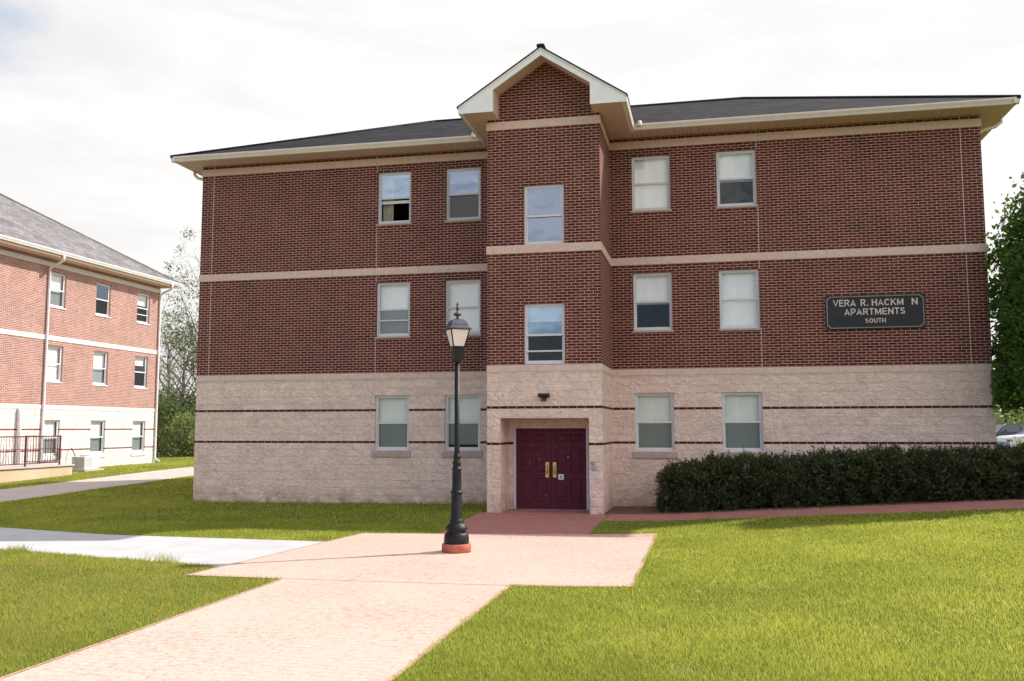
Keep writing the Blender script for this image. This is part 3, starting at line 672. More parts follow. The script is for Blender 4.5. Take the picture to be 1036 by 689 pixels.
# bay roof: gable running back into the main roof
gy0 = -2.67
yv = oy0 + (10.32-ZR)/SL + .3
r = MB(); th = .035
for sgn in (0, 1):
    xe = (gx0-.03, gx1+.03)[sgn]; ze = ZE+.055 - GS*.03
    ye = oy0-.02
    top = [(xe, gy0-.03, ze), (gxp, gy0-.03, 10.32+.055), (gxp, yv, 10.32+.055), (xe, ye+.25, ze)]
    r.face(top); r.face([(p[0], p[1], p[2]-th) for p in top][::-1])
    r.face([top[0], top[1], (gxp, gy0-.03, 10.375-th), (xe, gy0-.03, ze-th)]); r.face([top[0], top[3], (xe, ye+.25, ze-th), (xe, gy0-.03, ze-th)])
r.build('roof', M['shingle'], main)
c = MB(); c.box(gxp-.09, gxp+.09, gy0-.05, gy0+.3, 10.32+.03, 10.32+.10, .02); c.tube([(gxp, gy0-.03, 10.385), (gxp, yv, 10.385)], .05, 6); c.build('ridge_cap', M['shingle'], main)
# white rake boards with pork-chop returns
RB = .17; FB = SZ-.035
rb = MB()
for sgn in (1, -1):
    def X_(x): return gxp + sgn*(x-gxp) if sgn == 1 else gx1 - (x-gx0)*(gx1-gxp)/(gxp-gx0)
    xr = .27 if sgn == 1 else 2.46
    xo = gx0 if sgn == 1 else gx1
    zi = gz(xr, .02-RB)
    rb.prism([(xo, FB+.0), (xr, FB), (xr, zi), (gxp, 10.32+.02-RB), (gxp, 10.32+.02), (xo, ZE+.02)], 'y', gy0, gy0+.03)
    rb.prism([(xo+.0*sgn, ZE-.01), (gxp, 10.32-.02), (gxp, 10.32+.018), (xo, ZE+.018)], 'y', gy0-.018, gy0-.001)
rb.build('rake_board', M['trim'], main)
sf = MB()
for sgn in (1, -1):
    xr = .27 if sgn == 1 else 2.46; xo = gx0+.002 if sgn == 1 else gx1-.002
    zi = gz(xr, .02-RB)
    # boxed return: underside, inner cheek, sloping rake soffit
    lo, hi = min(xo, xr), max(xo, xr)
    xw = BL if sgn == 1 else BR
    sf.box(lo, hi, gy0+.031, BY-.001, FB, FB+.02)
    sf.box(*( (gx0+.002, BL-.001) if sgn == 1 else (BR+.001, gx1-.002)), BY-.001, oy0+.0, FB+.001, FB+.021)
    a = xr-.015*sgn
    sf.box(min(a, xr-.0005*sgn), max(a, xr-.0005*sgn), gy0+.031, BY-.001, FB+.02, zi+.07)
    sf.prism([(xr, zi+.075), (gxp, 10.34-RB+.075), (gxp, 10.35-RB+.09), (xr, zi+.09)], 'y', gy0+.031, BY-.001)
sf.build('soffit', M['soffit'], main, along=lambda c: c.y)
for x, out in ((gx0+.10, (-1, 0)), (gx1-.10, (1, 0))):
    m = MB(); gutter(m, ((x, gy0+.03), (x, oy0+.1)), FB-.005, .12, .15, out); m.build('gutter', M['trim'], main)
# gutter end caps where the wing gutters meet the bay
m = MB(); m.lathe([(.0, 0), (.05, 0), (.055, .02), (.055, .1), (.04, .13), (0, .13)], (gx0-.16, oy0-.02, SZ+.05), 14); m.build('gutter_end', M['gutter'], main)
m = MB(); m.lathe([(.0, 0), (.05, 0), (.055, .02), (.055, .1), (.04, .13), (0, .13)], (gx1+.14, oy0-.02, SZ+.05), 14); m.build('gutter_end', M['gutter'], main)
for x, xw in ((ox0+.1, XL-.05), (ox1-.1, XR+.05)):
    m = MB(); y = .35
    m.tube([(x, y, SZ), (x, y, SZ-.10), (x+(xw-x)*.25, y, SZ-.2), (x+(xw-x)*.8, y, SZ-.27), (xw, y, SZ-.34), (xw, y, SZ-.6), (xw, y, 0.1)], .042, 10); m.build('downspout', M['gutter'], main)

# door
M['steel'] = plain('threshold_steel', (.3, .27, .24), .5, .5, .8)
fr = MB(); fr.box(.42, .475, DY-.012, DY+.09, .0, 1.863, .006); fr2 = MB().box(2.115, 2.17, DY-.012, DY+.09, .0, 1.863, .006); 
dr = empty('entrance_door', (0, 0, 0)); dr.parent = main
fr.build('door_jamb', M['jamb'], dr); fr2.build('door_jamb', M['jamb'], dr)
fr = MB(); fr.box(.476, 2.114, DY-.01, DY+.09, 1.815, 1.863, .006); fr.build('door_header', M['door'], dr)
m = MB(); m.box(.42, 2.17, DY-.05, DY+.1, 0.0, .022, .004); m.build('threshold', M['steel'], dr)
mid_ = (.475+2.115)/2
for a, b in ((.48, mid_-.003), (mid_+.003, 2.11)):
    d = MB(); y0 = DY+.02; y1 = DY+.065; t = y0+.012; W2 = b-a; st = .10
    px = [(a+st, a+W2/2-.035), (a+W2/2+.035, b-st)]; pz = [(.16, .72), (.85, 1.42), (1.54, 1.73)]
    # slab with sunk fields and raised panels
    zs = [.025] + [z for q in pz for z in q] + [1.812]; xs = [a] + [x for q in px for x in q] + [b]
    for i_ in range(len(xs)-1):
        for j_ in range(len(zs)-1):
            sunk = i_ % 2 == 1 and j_ % 2 == 1
            x0, x1, z0, z1 = xs[i_], xs[i_+1], zs[j_], zs[j_+1]
            if not sunk: d.face([(x0, y0, z0), (x1, y0, z0), (x1, y0, z1), (x0, y0, z1)])
            else:
                q = .018; r_ = .05; o_ = [(x0, z0), (x1, z0), (x1, z1), (x0, z1)]; i1 = [(x0+q, z0+q), (x1-q, z0+q), (x1-q, z1-q), (x0+q, z1-q)]; i2 = [(x0+r_, z0+r_), (x1-r_, z0+r_), (x1-r_, z1-r_), (x0+r_, z1-r_)]
                for k in range(4):
                    l_ = (k+1) % 4
                    d.face([(o_[k][0], y0, o_[k][1]), (o_[l_][0], y0, o_[l_][1]), (i1[l_][0], t, i1[l_][1]), (i1[k][0], t, i1[k][1])])
                    d.face([(i1[k][0], t, i1[k][1]), (i1[l_][0], t, i1[l_][1]), (i2[l_][0], y0+.003, i2[l_][1]), (i2[k][0], y0+.003, i2[k][1])])
                d.face([(p[0], y0+.003, p[1]) for p in i2])
    d.face([(a, y0, .025), (a, y1, .025), (a, y1, 1.812), (a, y0, 1.812)]); d.face([(b, y0, .025), (b, y1, .025), (b, y1, 1.812), (b, y0, 1.812)])
    d.face([(a, y1, .025), (b, y1, .025), (b, y1, 1.812), (a, y1, 1.812)])
    lf = d.build('door_leaf', M['door'], dr)
for x in (mid_-.085, mid_+.085):
    m = MB(); m.box(x-.042, x+.042, DY+.006, DY+.019, .74, 1.09, .004); m.tube([(x, DY-.002, .82), (x, DY-.04, .84), (x, DY-.045, .92), (x, DY-.04, 1.0), (x, DY-.002, 1.02)], .011, 10)
    m.box(x-.02, x+.02, DY-.005, DY+.006, .77, .81, .003)
    m.build('door_handle', M['brass'], dr)
m = MB(); m.box(mid_+.17, mid_+.295, DY+.014, DY+.0195, .69, .815); st = m.build('notice_sticker', M['white'], dr)
m = MB(); cx_, cz_ = mid_+.232, .765
m.lathe([(0, 0), (.02, 0), (.02, .002), (0, .002)], (0, 0, 0), 14)
m.v = [(cx_+v[0], DY+.0135-v[2], cz_+v[1]) for v in m.v]; m.box(mid_+.19, mid_+.275, DY+.012, DY+.0138, .705, .713); m.box(mid_+.19, mid_+.275, DY+.012, DY+.0138, .722, .730)
M['ink_blue'] = plain('blue_ink', (.05, .08, .25), .7); m.build('sticker_print', M['ink_blue'], st)
M['scuff'] = plain('bare_primer', (.32, .24, .26), .8)
for q, (x, z) in enumerate(((.80, 1.5), (.98, 1.25), (1.02, 1.16), (.82, 1.06), (1.40, 1.45), (1.55, 1.32), (1.69, 1.22), (1.70, 1.20), (1.70, 1.48), (.84, 1.46), (.98, 1.255), (1.18, .34), (1.50, .5), (1.05, .03))):
    w_ = .012+.03*((q*37) % 5)/5; hh = .006+.012*((q*53) % 4)/4; k = .008*((q*29) % 3-1)
    m = MB(); m.face([(x-w_, DY+.0185, z), (x, DY+.0185, z-hh), (x+w_*.8, DY+.0185, z+k), (x-w_*.2, DY+.0185, z+hh)]); m.build('chipped_paint', M['scuff'], dr)
# things fixed to the wall
m = MB(); m.prism([(BY-.001, 2.54), (BY-.12, 2.56), (BY-.155, 2.60), (BY-.15, 2.625), (BY-.001, 2.64)], 'x', 1.19, 1.43); m.box(1.25, 1.36, BY-.07, BY-.001, 2.47, 2.545, .006)
q = m.build('entrance_light', M['dark_box']); tag(q, 'small dark wall light fixed above the maroon entrance doors', 'wall light')
m = MB(); m.box(2.375, 2.445, BY-.045, BY-.001, .955, 1.07, .008); m.box(2.33, 2.42, BY-.03, BY-.001, 1.072, 1.15, .02)
q = m.build('door_buzzer', M['grey_box']); tag(q, 'small grey intercom box on the block pier right of the entrance', 'intercom')
m = MB(); m.box(OL+.001, OL+.02, -1.95, -1.87, .28, .40, .004)
q = m.build('wall_socket', M['grey_box']); tag(q, 'tiny grey outlet low on the left cheek of the entrance recess', 'outlet')

# sign
sx0, sx1, sz0, sz1 = 7.5618, 9.7073, 4.1174, 4.9049
sg = empty('wall_sign', (sx0, 0, sz0), 'dark rectangular plaque with raised pale lettering on the right brick wing', 'sign')
w_, h_ = sx1-sx0, sz1-sz0
def octo(i, c): return [(i+c, i), (w_-i-c, i), (w_-i, i+c), (w_-i, h_-i-c), (w_-i-c, h_-i), (i+c, h_-i), (i, h_-i-c), (i, i+c)]
m = MB(); m.prism(octo(.0, .02), 'y', -.045, -.004); m.build('plaque', M['plaque'], sg)
m = MB(); O1 = octo(.022, .08); O2 = octo(.042, .074)
for k in range(8):
    l_ = (k+1) % 8; q4 = [O1[k], O1[l_], O2[l_], O2[k]]
    m.prism(q4, 'y', -.056, -.0455)
m.build('border', M['plaque_trim'], sg)
def arc(cx, cz, rx, rz_, a0, a1, n=9): return [(cx+rx*math.cos(R_(a0+(a1-a0)*k/n)), cz+rz_*math.sin(R_(a0+(a1-a0)*k/n))) for k in range(n+1)]
SWD = .148; q_ = SWD/2
# glyph strokes in a cell one unit high: (advance, [polylines along the stroke centre])
GL = {'V': (.74, [[(.06, 1.0), (.37, q_*.6), (.68, 1.0)]]), 'E': (.66, [[(.62, 1-q_), (.11, 1-q_), (.11, q_), (.63, q_)], [(.11, .52), (.58, .52)]]),
      'R': (.74, [[(.11, 0), (.11, 1-q_), (.42, 1-q_)]+arc(.42, .73, .19, 1-q_-.73, 80, -80, 8)+[(.42, .46), (.11, .46)], [(.40, .46), (.66, .0)]]),
      '.': (.26, [[(.13, 0), (.13, .19)]]), 'A': (.76, [[(.07, 0), (.38, 1-q_*.6), (.69, 0)], [(.17, .29), (.59, .29)]]), 'H': (.74, [[(.11, 0), (.11, 1)], [(.63, 0), (.63, 1)], [(.11, .52), (.63, .52)]]),
      'C': (.76, [arc(.39, .5, .29, .41, 42, 318, 16)]), 'K': (.74, [[(.11, 0), (.11, 1)], [(.66, 1.0), (.15, .44)], [(.30, .58), (.68, 0)]]), 'M': (.90, [[(.11, 0), (.11, 1-q_)], [(.13, .93), (.45, .12), (.77, .93)], [(.79, 0), (.79, 1-q_)]]),
      'N': (.76, [[(.11, 0), (.11, 1)], [(.13, .90), (.63, .10)], [(.65, 0), (.65, 1)]]), 'P': (.69, [[(.11, 0), (.11, 1-q_), (.40, 1-q_)]+arc(.40, .70, .20, 1-q_-.70, 80, -80, 8)+[(.40, .40), (.11, .40)]]),
      'T': (.66, [[(.02, 1-q_), (.64, 1-q_)], [(.33, 1-q_), (.33, 0)]]), 'S': (.68, [arc(.34, .72, .22, .195, 25, 180, 8)+arc(.34, .72, .22, .20, 190, 265, 4)+arc(.34, .30, .23, .21, 80, -90, 8)+arc(.34, .30, .24, .21, -100, -160, 5)]),
      'O': (.80, [arc(.40, .5, .30, .41, 0, 360, 22)]), 'U': (.74, [[(.11, 1.0), (.11, .36)]+arc(.37, .36, .26, .27, 185, 355, 10)+[(.63, .36), (.63, 1.0)]])}
def stroke(mb, pts, wd, M2, y0, y1):
    n = len(pts); closed = math.hypot(pts[0][0]-pts[-1][0], pts[0][1]-pts[-1][1]) < 1e-4; L_ = []; Rr = []
    for k, p in enumerate(pts):
        a = pts[k-1] if k > 0 else (pts[-2] if closed else None); b = pts[k+1] if k < n-1 else (pts[1] if closed else None)
        def nrm(u, v): d = (v[0]-u[0], v[1]-u[1]); l = math.hypot(*d); return (-d[1]/l, d[0]/l)
        n1 = nrm(a, p) if a else nrm(p, b); n2 = nrm(p, b) if b else n1
        mx_, mz_ = n1[0]+n2[0], n1[1]+n2[1]; l2_ = (mx_*mx_+mz_*mz_)/2; k_ = 1/max(l2_, .28)
        ox, oz = mx_*k_*wd/2, mz_*k_*wd/2
        L_.append((p[0]+ox, min(1, max(0, p[1]+oz)))); Rr.append((p[0]-ox, min(1, max(0, p[1]-oz))))
    for k in range(n-1):
        q4 = [M2(*Rr[k]), M2(*Rr[k+1]), M2(*L_[k+1]), M2(*L_[k])]; i = len(mb.v)
        mb.v += [(x, y0, z) for x, z in q4]+[(x, y1, z) for x, z in q4]
        for f in ((0, 1, 2, 3), (0, 4, 5, 1), (2, 6, 7, 3), (1, 5, 6, 2), (3, 7, 4, 0)): mb.f.append(tuple(i+t for t in f)); mb.sm.append(False)
def text(body, cap, x, z, w, parent):
    gap = .075; tot = sum(GL[c][0]+gap for c in body)-gap; sx = w/tot; cur = x-w/2
    for c in body:
        adv, strokes = GL[c]; m = MB()
        for k, st_ in enumerate(strokes): stroke(m, st_, SWD, lambda a, b, cu=cur: (cu+a*sx, z+b*cap), -.060-.0006*k, -.046)
        m.build('letter', M['letters'], parent); cur += (adv+gap)*sx
for word, cap, xc, zb, wd in (('VERA', .155, .415, .530, .50), ('R.', .155, .852, .530, .175), ('HACKM', .155, 1.352, .530, .69), ('N', .155, 1.93, .530, .135),
                              ('APARTMENTS', .150, 1.065, .325, 1.32), ('SOUTH', .103, 1.078, .138, .45)): text(word, cap, xc, zb, wd, sg)

# ------------------------------------------------------------------ street lamp
LX, LY = 1.09, -8.5
lz = zg(LX, LY)
lamp = empty('street_lamp', (LX, LY, lz), 'black iron lamp post with four sided lantern on a round red base', 'street lamp')
MB().lathe([(.0, 0), (.222, 0), (.222, .12), (.212, .135), (0, .135)], n=40).build('footing', M['red_base'], lamp)
prof = [(0, .135), (.185, .135), (.19, .15), (.19, .20), (.182, .265), (.165, .29), (.148, .30), (.152, .32), (.168, .35), (.165, .375), (.14, .41), (.115, .43), (.108, .45), (.112, .47), (.096, .49),
        (.088, .52), (.080, .86), (.076, .87), (.092, .875), (.096, .895), (.092, .915), (.074, .92), (.072, .93), (.066, 1.21), (.066, 1.225), (.076, 1.23), (.076, 1.26), (.060, 1.27), (.056, 1.31), (.066, 1.325), (.066, 1.355), (.05, 1.375),
        (.05, 1.41), (.057, 1.42), (.057, 1.445), (.043, 1.46), (.041, 1.5), (.038, 2.9), (0, 2.9)]
MB().lathe(prof, n=40, flute=.06, fz=(.5, 1.22)).build('post', M['black_iron'], lamp)
m = MB()
for k in range(4):
    m = MB(); t = R_(45+90*k+20); m.tube([(.15*math.cos(t), .15*math.sin(t), .30), (.16*math.cos(t), .16*math.sin(t), .34)], .014, 8); m.build('bolt', M['black_iron'], lamp)

def frust(m, r0, z0, r1, z1, cap=True):
    P0 = [(r0, r0), (-r0, r0), (-r0, -r0), (r0, -r0)]; P1 = [(r1, r1), (-r1, r1), (-r1, -r1), (r1, -r1)]; i = len(m.v)
    m.v += [(*p, z0) for p in P0] + [(*p, z1) for p in P1]
    for k in range(4): m.f.append((i+k, i+(k+1) % 4, i+4+(k+1) % 4, i+4+k)); m.sm.append(False)
    if cap: m.f.append((i+3, i+2, i+1, i)); m.f.append((i+4, i+5, i+6, i+7)); m.sm += [False, False]
lan = empty('lantern', (0, 0, 0)); lan.parent = lamp; lan.rotation_euler.z = R_(34)
m = MB(); frust(m, .045, 2.88, .078, 2.93); frust(m, .078, 2.93, .078, 3.10); frust(m, .09, 3.10, .09, 3.125); m.build('lantern_base', M['black_iron'], lan)
m = MB(); frust(m, .086, 3.126, .148, 3.385); m.build('lantern_glass', M['lamp_glass'], lan)
m = MB()
for a, b in ((1, 1), (-1, 1), (-1, -1), (1, -1)): m.tube([(.09*a, .09*b, 3.125), (.153*a, .153*b, 3.39)], .010, 6)
for sx, sy in ((1, 0), (-1, 0), (0, 1), (0, -1)):
    w1 = .150
    m.tube([(w1*sx-w1*sy, w1*sy+w1*sx, 3.385), (w1*sx+w1*sy, w1*sy-w1*sx, 3.385)], .011, 6)
m.build('lantern_frame', M['black_iron'], lan)
m = MB(); rp = [(.195, 3.385), (.192, 3.40), (.165, 3.415), (.150, 3.435), (.138, 3.475), (.115, 3.515), (.082, 3.540), (.045, 3.548), (.03, 3.552)]
for (r0, z0), (r1, z1) in zip(rp, rp[1:]): frust(m, r0*.92, z0, r1*.92, z1, False)
m.face([(.18, .18, 3.386), (-.18, .18, 3.386), (-.18, -.18, 3.386), (.18, -.18, 3.386)]); m.build('lantern_roof', M['lamp_roof'], lan)
MB().lathe([(0, 3.545), (.035, 3.55), (.022, 3.572), (.018, 3.59), (.05, 3.605), (.066, 3.622), (.06, 3.638), (.02, 3.655), (.014, 3.68), (.024, 3.70), (.03, 3.72), (.02, 3.742), (.012, 3.752), (.020, 3.77), (.016, 3.79), (.006, 3.815), (0, 3.83)], n=20).build('finial', M['lamp_roof'], lan)

# ------------------------------------------------------------------ neighbouring building on the left
DZ = -.483; FX = -20.3; KY = 16.1; LY0 = -6.0; BX = -20.3-11.5
nb = empty('neighbouring_building', (0, 0, 0), 'sunlit brick apartment block at the left with pale sunlit block base and grey hip roof', 'building')
st2 = {}
ZN = zones(DZ, base=-.3, top=TOP)
cols = [(.68, 1.80), (3.51, 4.64), (6.31, 7.45), (10.0, 11.06), (13.6, 14.6), (17.3, 18.3)]
cols = [((a+b)/2-.47, (a+b)/2+.47) for a, b in cols]
rows = {r: (WROW[r][0]+DZ, WROW[r][1]+DZ) for r in WROW}
hs = [(KY-b, KY-a, *rows[r]) for a, b in cols for r in (1, 2, 3)]
wall(ZN, LY0, KY, -.6, TOP+DZ, hs, lambda u, z: (FX, u, z), st2)
reveals(hs, lambda u, d, z: (FX-d, u, z), ZN, st2, .14)
wall(ZN, BX, FX, -.6, TOP+DZ, [], lambda u, z: (FX+BX-u, KY, z), st2); wall(ZN, BX, FX, -.6, TOP+DZ, [], lambda u, z: (u, LY0, z), st2); wall(ZN, LY0, KY, -.6, TOP+DZ, [], lambda u, z: (BX, LY0+KY-u, z), st2)
M['brick_n'] = brick_mat('sunlit_red_brick', ZM1+DZ, mort=(.80, .68, .60), c1=(.29, .125, .11), c2=(.42, .20, .17)); M['strip_n'] = brick_mat('brick_course', L1+DZ-BH/2, lift=1.5); M['band_n'] = stone_mat('sunlit_stone_band', (.76, .70, .68)); M['strip_low_n'] = brick_mat('lower_brick_course', L2+DZ-BH/2, lift=1.5); M['block_n'] = block_mat('sunlit_block', ZJ+DZ-.1935*20, (.76, .70, .67))  # paler copies of the main wall materials, sun glare put into their colours
for k, mb in st2.items(): mb.build(PIECE[k], {'brick': M['brick_n'], 'block': M['block_n'], 'strip': M['strip_n'], 'strip_low': M['strip_low_n']}[k], nb)
for z0, z1 in ((ZM0, ZM1), (ZT0, ZT1)):
    m = MB(); p = .022; m.box(FX-.02, FX+p, LY0-p, KY+p, z0+DZ, z1+DZ, .006); m.box(BX, FX-.02, KY-.02, KY+p, z0+DZ, z1+DZ, .006); m.build('stone_band', M['band_n'], nb)
m = MB(); m.box(FX-.01, FX+.014, LY0, KY+.014, ZJ+DZ-.15, ZJ+DZ+.004, .006); m.build('ledge_course', M['band_n'], nb)
def nwin(col, r, **k):
    a, b = cols[col]; z0, z1 = rows[r]
    # local x runs along +y for a wall facing +x
    T = Matrix.Translation((FX, KY-b, z0)) @ Matrix.Rotation(R_(90), 4, 'Z')
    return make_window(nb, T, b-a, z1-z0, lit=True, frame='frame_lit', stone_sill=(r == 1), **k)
nwin(0, 3, blinds=[(.6, .99, G)], rail2=.28, curtain=True); nwin(1, 3, blinds=[], curtain=True, glass='glass_dim'); nwin(2, 3, blinds=[(.45, .99, B), (.02, .45, G)]); nwin(3, 3, blinds=[(.5, .99, B)])
nwin(0, 2, blinds=[(.72, .99, B)]); nwin(1, 2, blinds=[(.02, .99, B)]); nwin(2, 2, blinds=[(.02, .99, B)], screen=False); nwin(3, 2, blinds=[(.02, .99, G)])
for c in range(4): nwin(c, 1, blinds=[(.5, .99, B), (.02, .49, G)])
for c in (4, 5):
    for r in (1, 2, 3): nwin(c, r, blinds=[(.3, .99, B)])
m = MB()
for z in (2.6, 5.4): m.box(BX+.2, FX-.35, LY0+.2, KY-.2, z-.1, z)
m.box(FX-4.1, FX-4, LY0+.2, KY-.2, -.3, 8.4); m.build('floor_slab', M['plaster'], nb)
nx0, nx1, ny0, ny1 = BX-.65, FX+.72, LY0-.65, KY+.6
hip('roof', M['shingle_grey'], nx0, nx1, ny0, ny1, 8.74, .6, nb, axis_='y')
m = MB(); gutter(m, ((nx1-.12, ny0), (nx1-.12, ny1)), 8.61, .12, .14, (1, 0)); m.build('gutter', M['white'], nb)
m = MB(); gutter(m, ((nx0, ny1-.12), (nx1, ny1-.12)), 8.61, .12, .14, (0, 1)); m.build('gutter', M['white'], nb)
m = MB(); m.box(FX+.001, nx1-.123, ny0, ny1-.123, 8.525, 8.60); m.build('soffit', M['soffit'], nb, along=lambda c: c.y)
m = MB(); m.box(nx0, FX, KY+.001, ny1-.123, 8.525, 8.60); m.build('soffit', M['soffit'], nb, along=lambda c: c.x)
M['pinkwhite'] = plain('pinkish_white_downspout', (.72, .64, .66), .45)
for y in (8.66, KY-.05):
    m = MB(); xo, xi = nx1-.06, FX+.06
    m.tube([(xo, y, 8.62), (xo, y, 8.45), (xo-.1, y, 8.36), (xi+.15, y, 8.22), (xi, y, 8.12), (xi, y, 7.8), (xi, y, .55), (xi+.05, y, .45), (xi+.25, y, .36)], .052, 10); m.build('downspout', M['pinkwhite'], nb)
m = MB(); m.tube([(FX+.09, 7.4, .5), (FX+.09, 7.4, 2.5), (FX+.06, 7.4, 2.58), (FX+.02, 7.4, 2.62)], .075, 14); m.build('vent_pipe', M['pinkwhite'], nb)
# porch with railing
po = empty('concrete_porch', (-19, 4, 0), 'low stained concrete porch slab under the maroon railing', 'porch')
m = MB(); m.box(-1.29, .75, -9, 3.9, -.1, .50, .02); m.build('slab', M['conc_warm'], po)
m = MB(); m.box(-1.29, .80, -9, 3.95, .501, .56, .01); m.build('capping', M['conc_old'], po)
rl = empty('metal_railing', (-18.35, 7.3, .56), 'maroon metal railing with thin pickets in front of the sunlit block wall', 'railing')
m = MB(); n = 0
L_ = 11
m.tube([(0, 0, 1.04), (0, -L_, 1.04)], .022, 8); m.tube([(0, 0, .10), (0, -L_, .10)], .018, 8); m.tube([(0, 0, 1.04), (-1.5, 0, 1.04)], .022, 8); m.tube([(0, 0, .1), (-1.5, 0, .1)], .018, 8)
m.tube([(0, 0, .60), (0, -L_, .60)], .014, 6)
m.build('rail', M['rail'], rl)
for k in range(7):
    m = MB(); m.box(-.024, .024, -k*1.72-.024, -k*1.72+.024, 0, 1.07); m.build('post', M['rail'], rl)
m = MB()
y = -.12
while y > -L_: m.tube([(0, y, .1), (0, y, 1.04)], .009, 5); y -= .125
x = -.12
while x > -1.5: m.tube([(x, 0, .1), (x, 0, 1.04)], .009, 5); x -= .125
m.build('picket', M['rail'], rl)['kind'] = 'stuff'
M['white_metal'] = plain('white_metal', (.70, .69, .70), .4)
ac = empty('air_conditioner', (-19.3, 10.0, zg(-19.3, 10)), 'white box air conditioning condenser beside the neighbouring building wall', 'air conditioner')
m = MB(); m.box(-.42, .42, -.58, .58, 0, .07); m.build('pad', M['conc_old'], ac)
m = MB(); m.box(-.30, .30, -.45, .45, .071, .58, .02); m.build('casing', M['white_metal'], ac)
m = MB()
for k in range(11): m.box(-.25, .25, -.462, -.452, .12+k*.04, .14+k*.04)
for k in range(9): m.box(.301, .312, -.38, .0, .13+k*.045, .14+k*.045)
m.build('grille', M['grey_box'], ac)
m = MB(); m.lathe([(0, .581), (.2, .581), (.22, .6), (.2, .61), (0, .61)], n=20); m.build('fan_guard', M['grey_box'], ac)
m = MB(); m.tube([(-.36, .3, .3), (-.6, .3, .35), (-.9, .3, .9)], .02, 6); m.build('hose', M['dark_box'], ac)
m = MB(); m.box(-20.299, -20.15, 9.55, 9.7, .72, 1.0, .01); q = m.build('electric_box', M['grey_box']); tag(q, 'small grey electric switch box on the wall above the air conditioner', 'switch box')

# ------------------------------------------------------------------ cars
def car(loc, rz, paint, label, grp, suv=False):
    c = empty('parked_car', loc, label, 'car', grp, rz)
    H = 1.66 if suv else 1.44
    prof = [(-2.25, .42), (-2.28, .62), (-2.2, .82), (-2.02, .92), (-1.2, .98), (-1.02, 1.02)] if not suv else [(-2.25, .42), (-2.28, .7), (-2.2, .98), (-2.0, 1.05), (-1.2, 1.1), (-1.02, 1.13)]
    belt = prof[-1][1]
    prof += [(1.5, belt+.02), (2.05, belt), (2.22, belt-.12), (2.26, .6), (2.22, .4)]
    # wheel arches
    low = []
    for cx in (1.4, -1.4):
        low.append((cx+.42, .24))
        for k in range(9):
            t = math.pi*k/8; low.append((cx+.37*math.cos(t), .30+.37*math.sin(t)*.98))
        low.append((cx-.42, .24))
    poly = prof + [(2.1, .24)] + low + [(-2.1, .24)]
    b = MB(); n = len(poly)
    secs = [(-.86, .93), (-.80, 1.0), (.80, 1.0), (.86, .93)]
    i0 = len(b.v)
    for y, k in secs:
        for x, z in poly: b.v.append((x*(1 if k == 1 else .985), y, z if k == 1 or z < .5 else z-.035))
    for s_ in range(3):
        for k in range(n): b.f.append((i0+s_*n+k, i0+s_*n+(k+1) % n, i0+(s_+1)*n+(k+1) % n, i0+(s_+1)*n+k)); b.sm.append(False)
    b.f.append(tuple(range(i0, i0+n))[::-1]); b.f.append(tuple(range(i0+3*n, i0+4*n))); b.sm += [False]*2
    b.build('body', M[paint], c)
    t0, t1 = (-.35, 1.0) if not suv else (-.55, 1.75)
    cab0, cab1 = -1.05, (1.75 if not suv else 2.1)
    g_ = MB()
    P = [(cab0, -.78, belt-.01), (cab1, -.78, belt-.01), (cab1, .78, belt-.01), (cab0, .78, belt-.01), (t0, -.60, H-.03), (t1, -.60, H-.03), (t1, .60, H-.03), (t0, .60, H-.03)]
    i0 = len(g_.v); g_.v += P
    for q in ((0, 1, 5, 4), (1, 2, 6, 5), (2, 3, 7, 6), (3, 0, 4, 7), (4, 5, 6, 7)): g_.f.append(tuple(i0+k for k in q)); g_.sm.append(False)
    g_.build('window', M['car_glass'], c)
    r = MB(); r.box(t0-.03, t1+.03, -.62, .62, H-.035, H, .012)
    for s_ in (-1, 1):
        for xa, xb in ((cab0, t0), (.35, .35), (cab1, t1)): r.tube([(xa, .785*s_, belt), (xb, .61*s_, H-.02)], .03, 6)
    r.build('roof', M[paint], c)
    for cx in (-1.4, 1.4):
        for s_ in (-1, 1):
            w = MB(); w.lathe([(0, 0), (.2, 0), (.30, .01), (.315, .05), (.315, .17), (.30, .2), (0, .2)], n=24)
            o = w.build('wheel', M['tyre'], c); o.rotation_euler.x = R_(90*-s_); o.location = (cx, s_*.66, .315)
            w = MB(); w.lathe([(0, .19), (.19, .203), (.2, .206), (.0, .212)], n=10); w.build('rim', M['rim'], o)
    for s_ in (-1, 1):
        m = MB(); m.box(-2.27, -2.05, s_*.72-.15, s_*.72+.15, .62, .76, .02); m.build('headlight', M['lens_orange' if paint == 'car_silver' else 'lens_clear'], c)
        m = MB(); m.box(2.1, 2.27, s_*.72-.14, s_*.72+.14, .66, .82, .02); m.build('taillight', M['lens_red'], c)
        m = MB(); m.box(-.72, -.6, s_*.93-.07, s_*.93+.07, belt+.02, belt+.14, .02); m.build('mirror', M[paint], c)
    return c
def cpos(u, d):   # ground point seen in photo column u, at distance d along the view axis
    x = CAM[0]+Rv.x*(u-518)/922*d - math.sin(yaw)*d; y = CAM[1]+Rv.y*(u-518)/922*d + math.cos(yaw)*d; return x, y
x, y = cpos(1011+42, 50); car((x, y, zg(x, y)+.02), R_(9), 'car_silver', 'silver sedan parked beyond the right end of the hedge, half hidden by the tree', 'cars in the car park')
x, y = cpos(1019, 59); car((x, y, zg(x, y)+.02), R_(9), 'car_dark', 'dark car parked in the row behind the silver sedan', 'cars in the car park', True)
x, y = cpos(1012+90, 58); car((x, y, zg(x, y)+.02), R_(9), 'car_silver', 'pale high roofed car parked furthest right in the back row', 'cars in the car park', True)

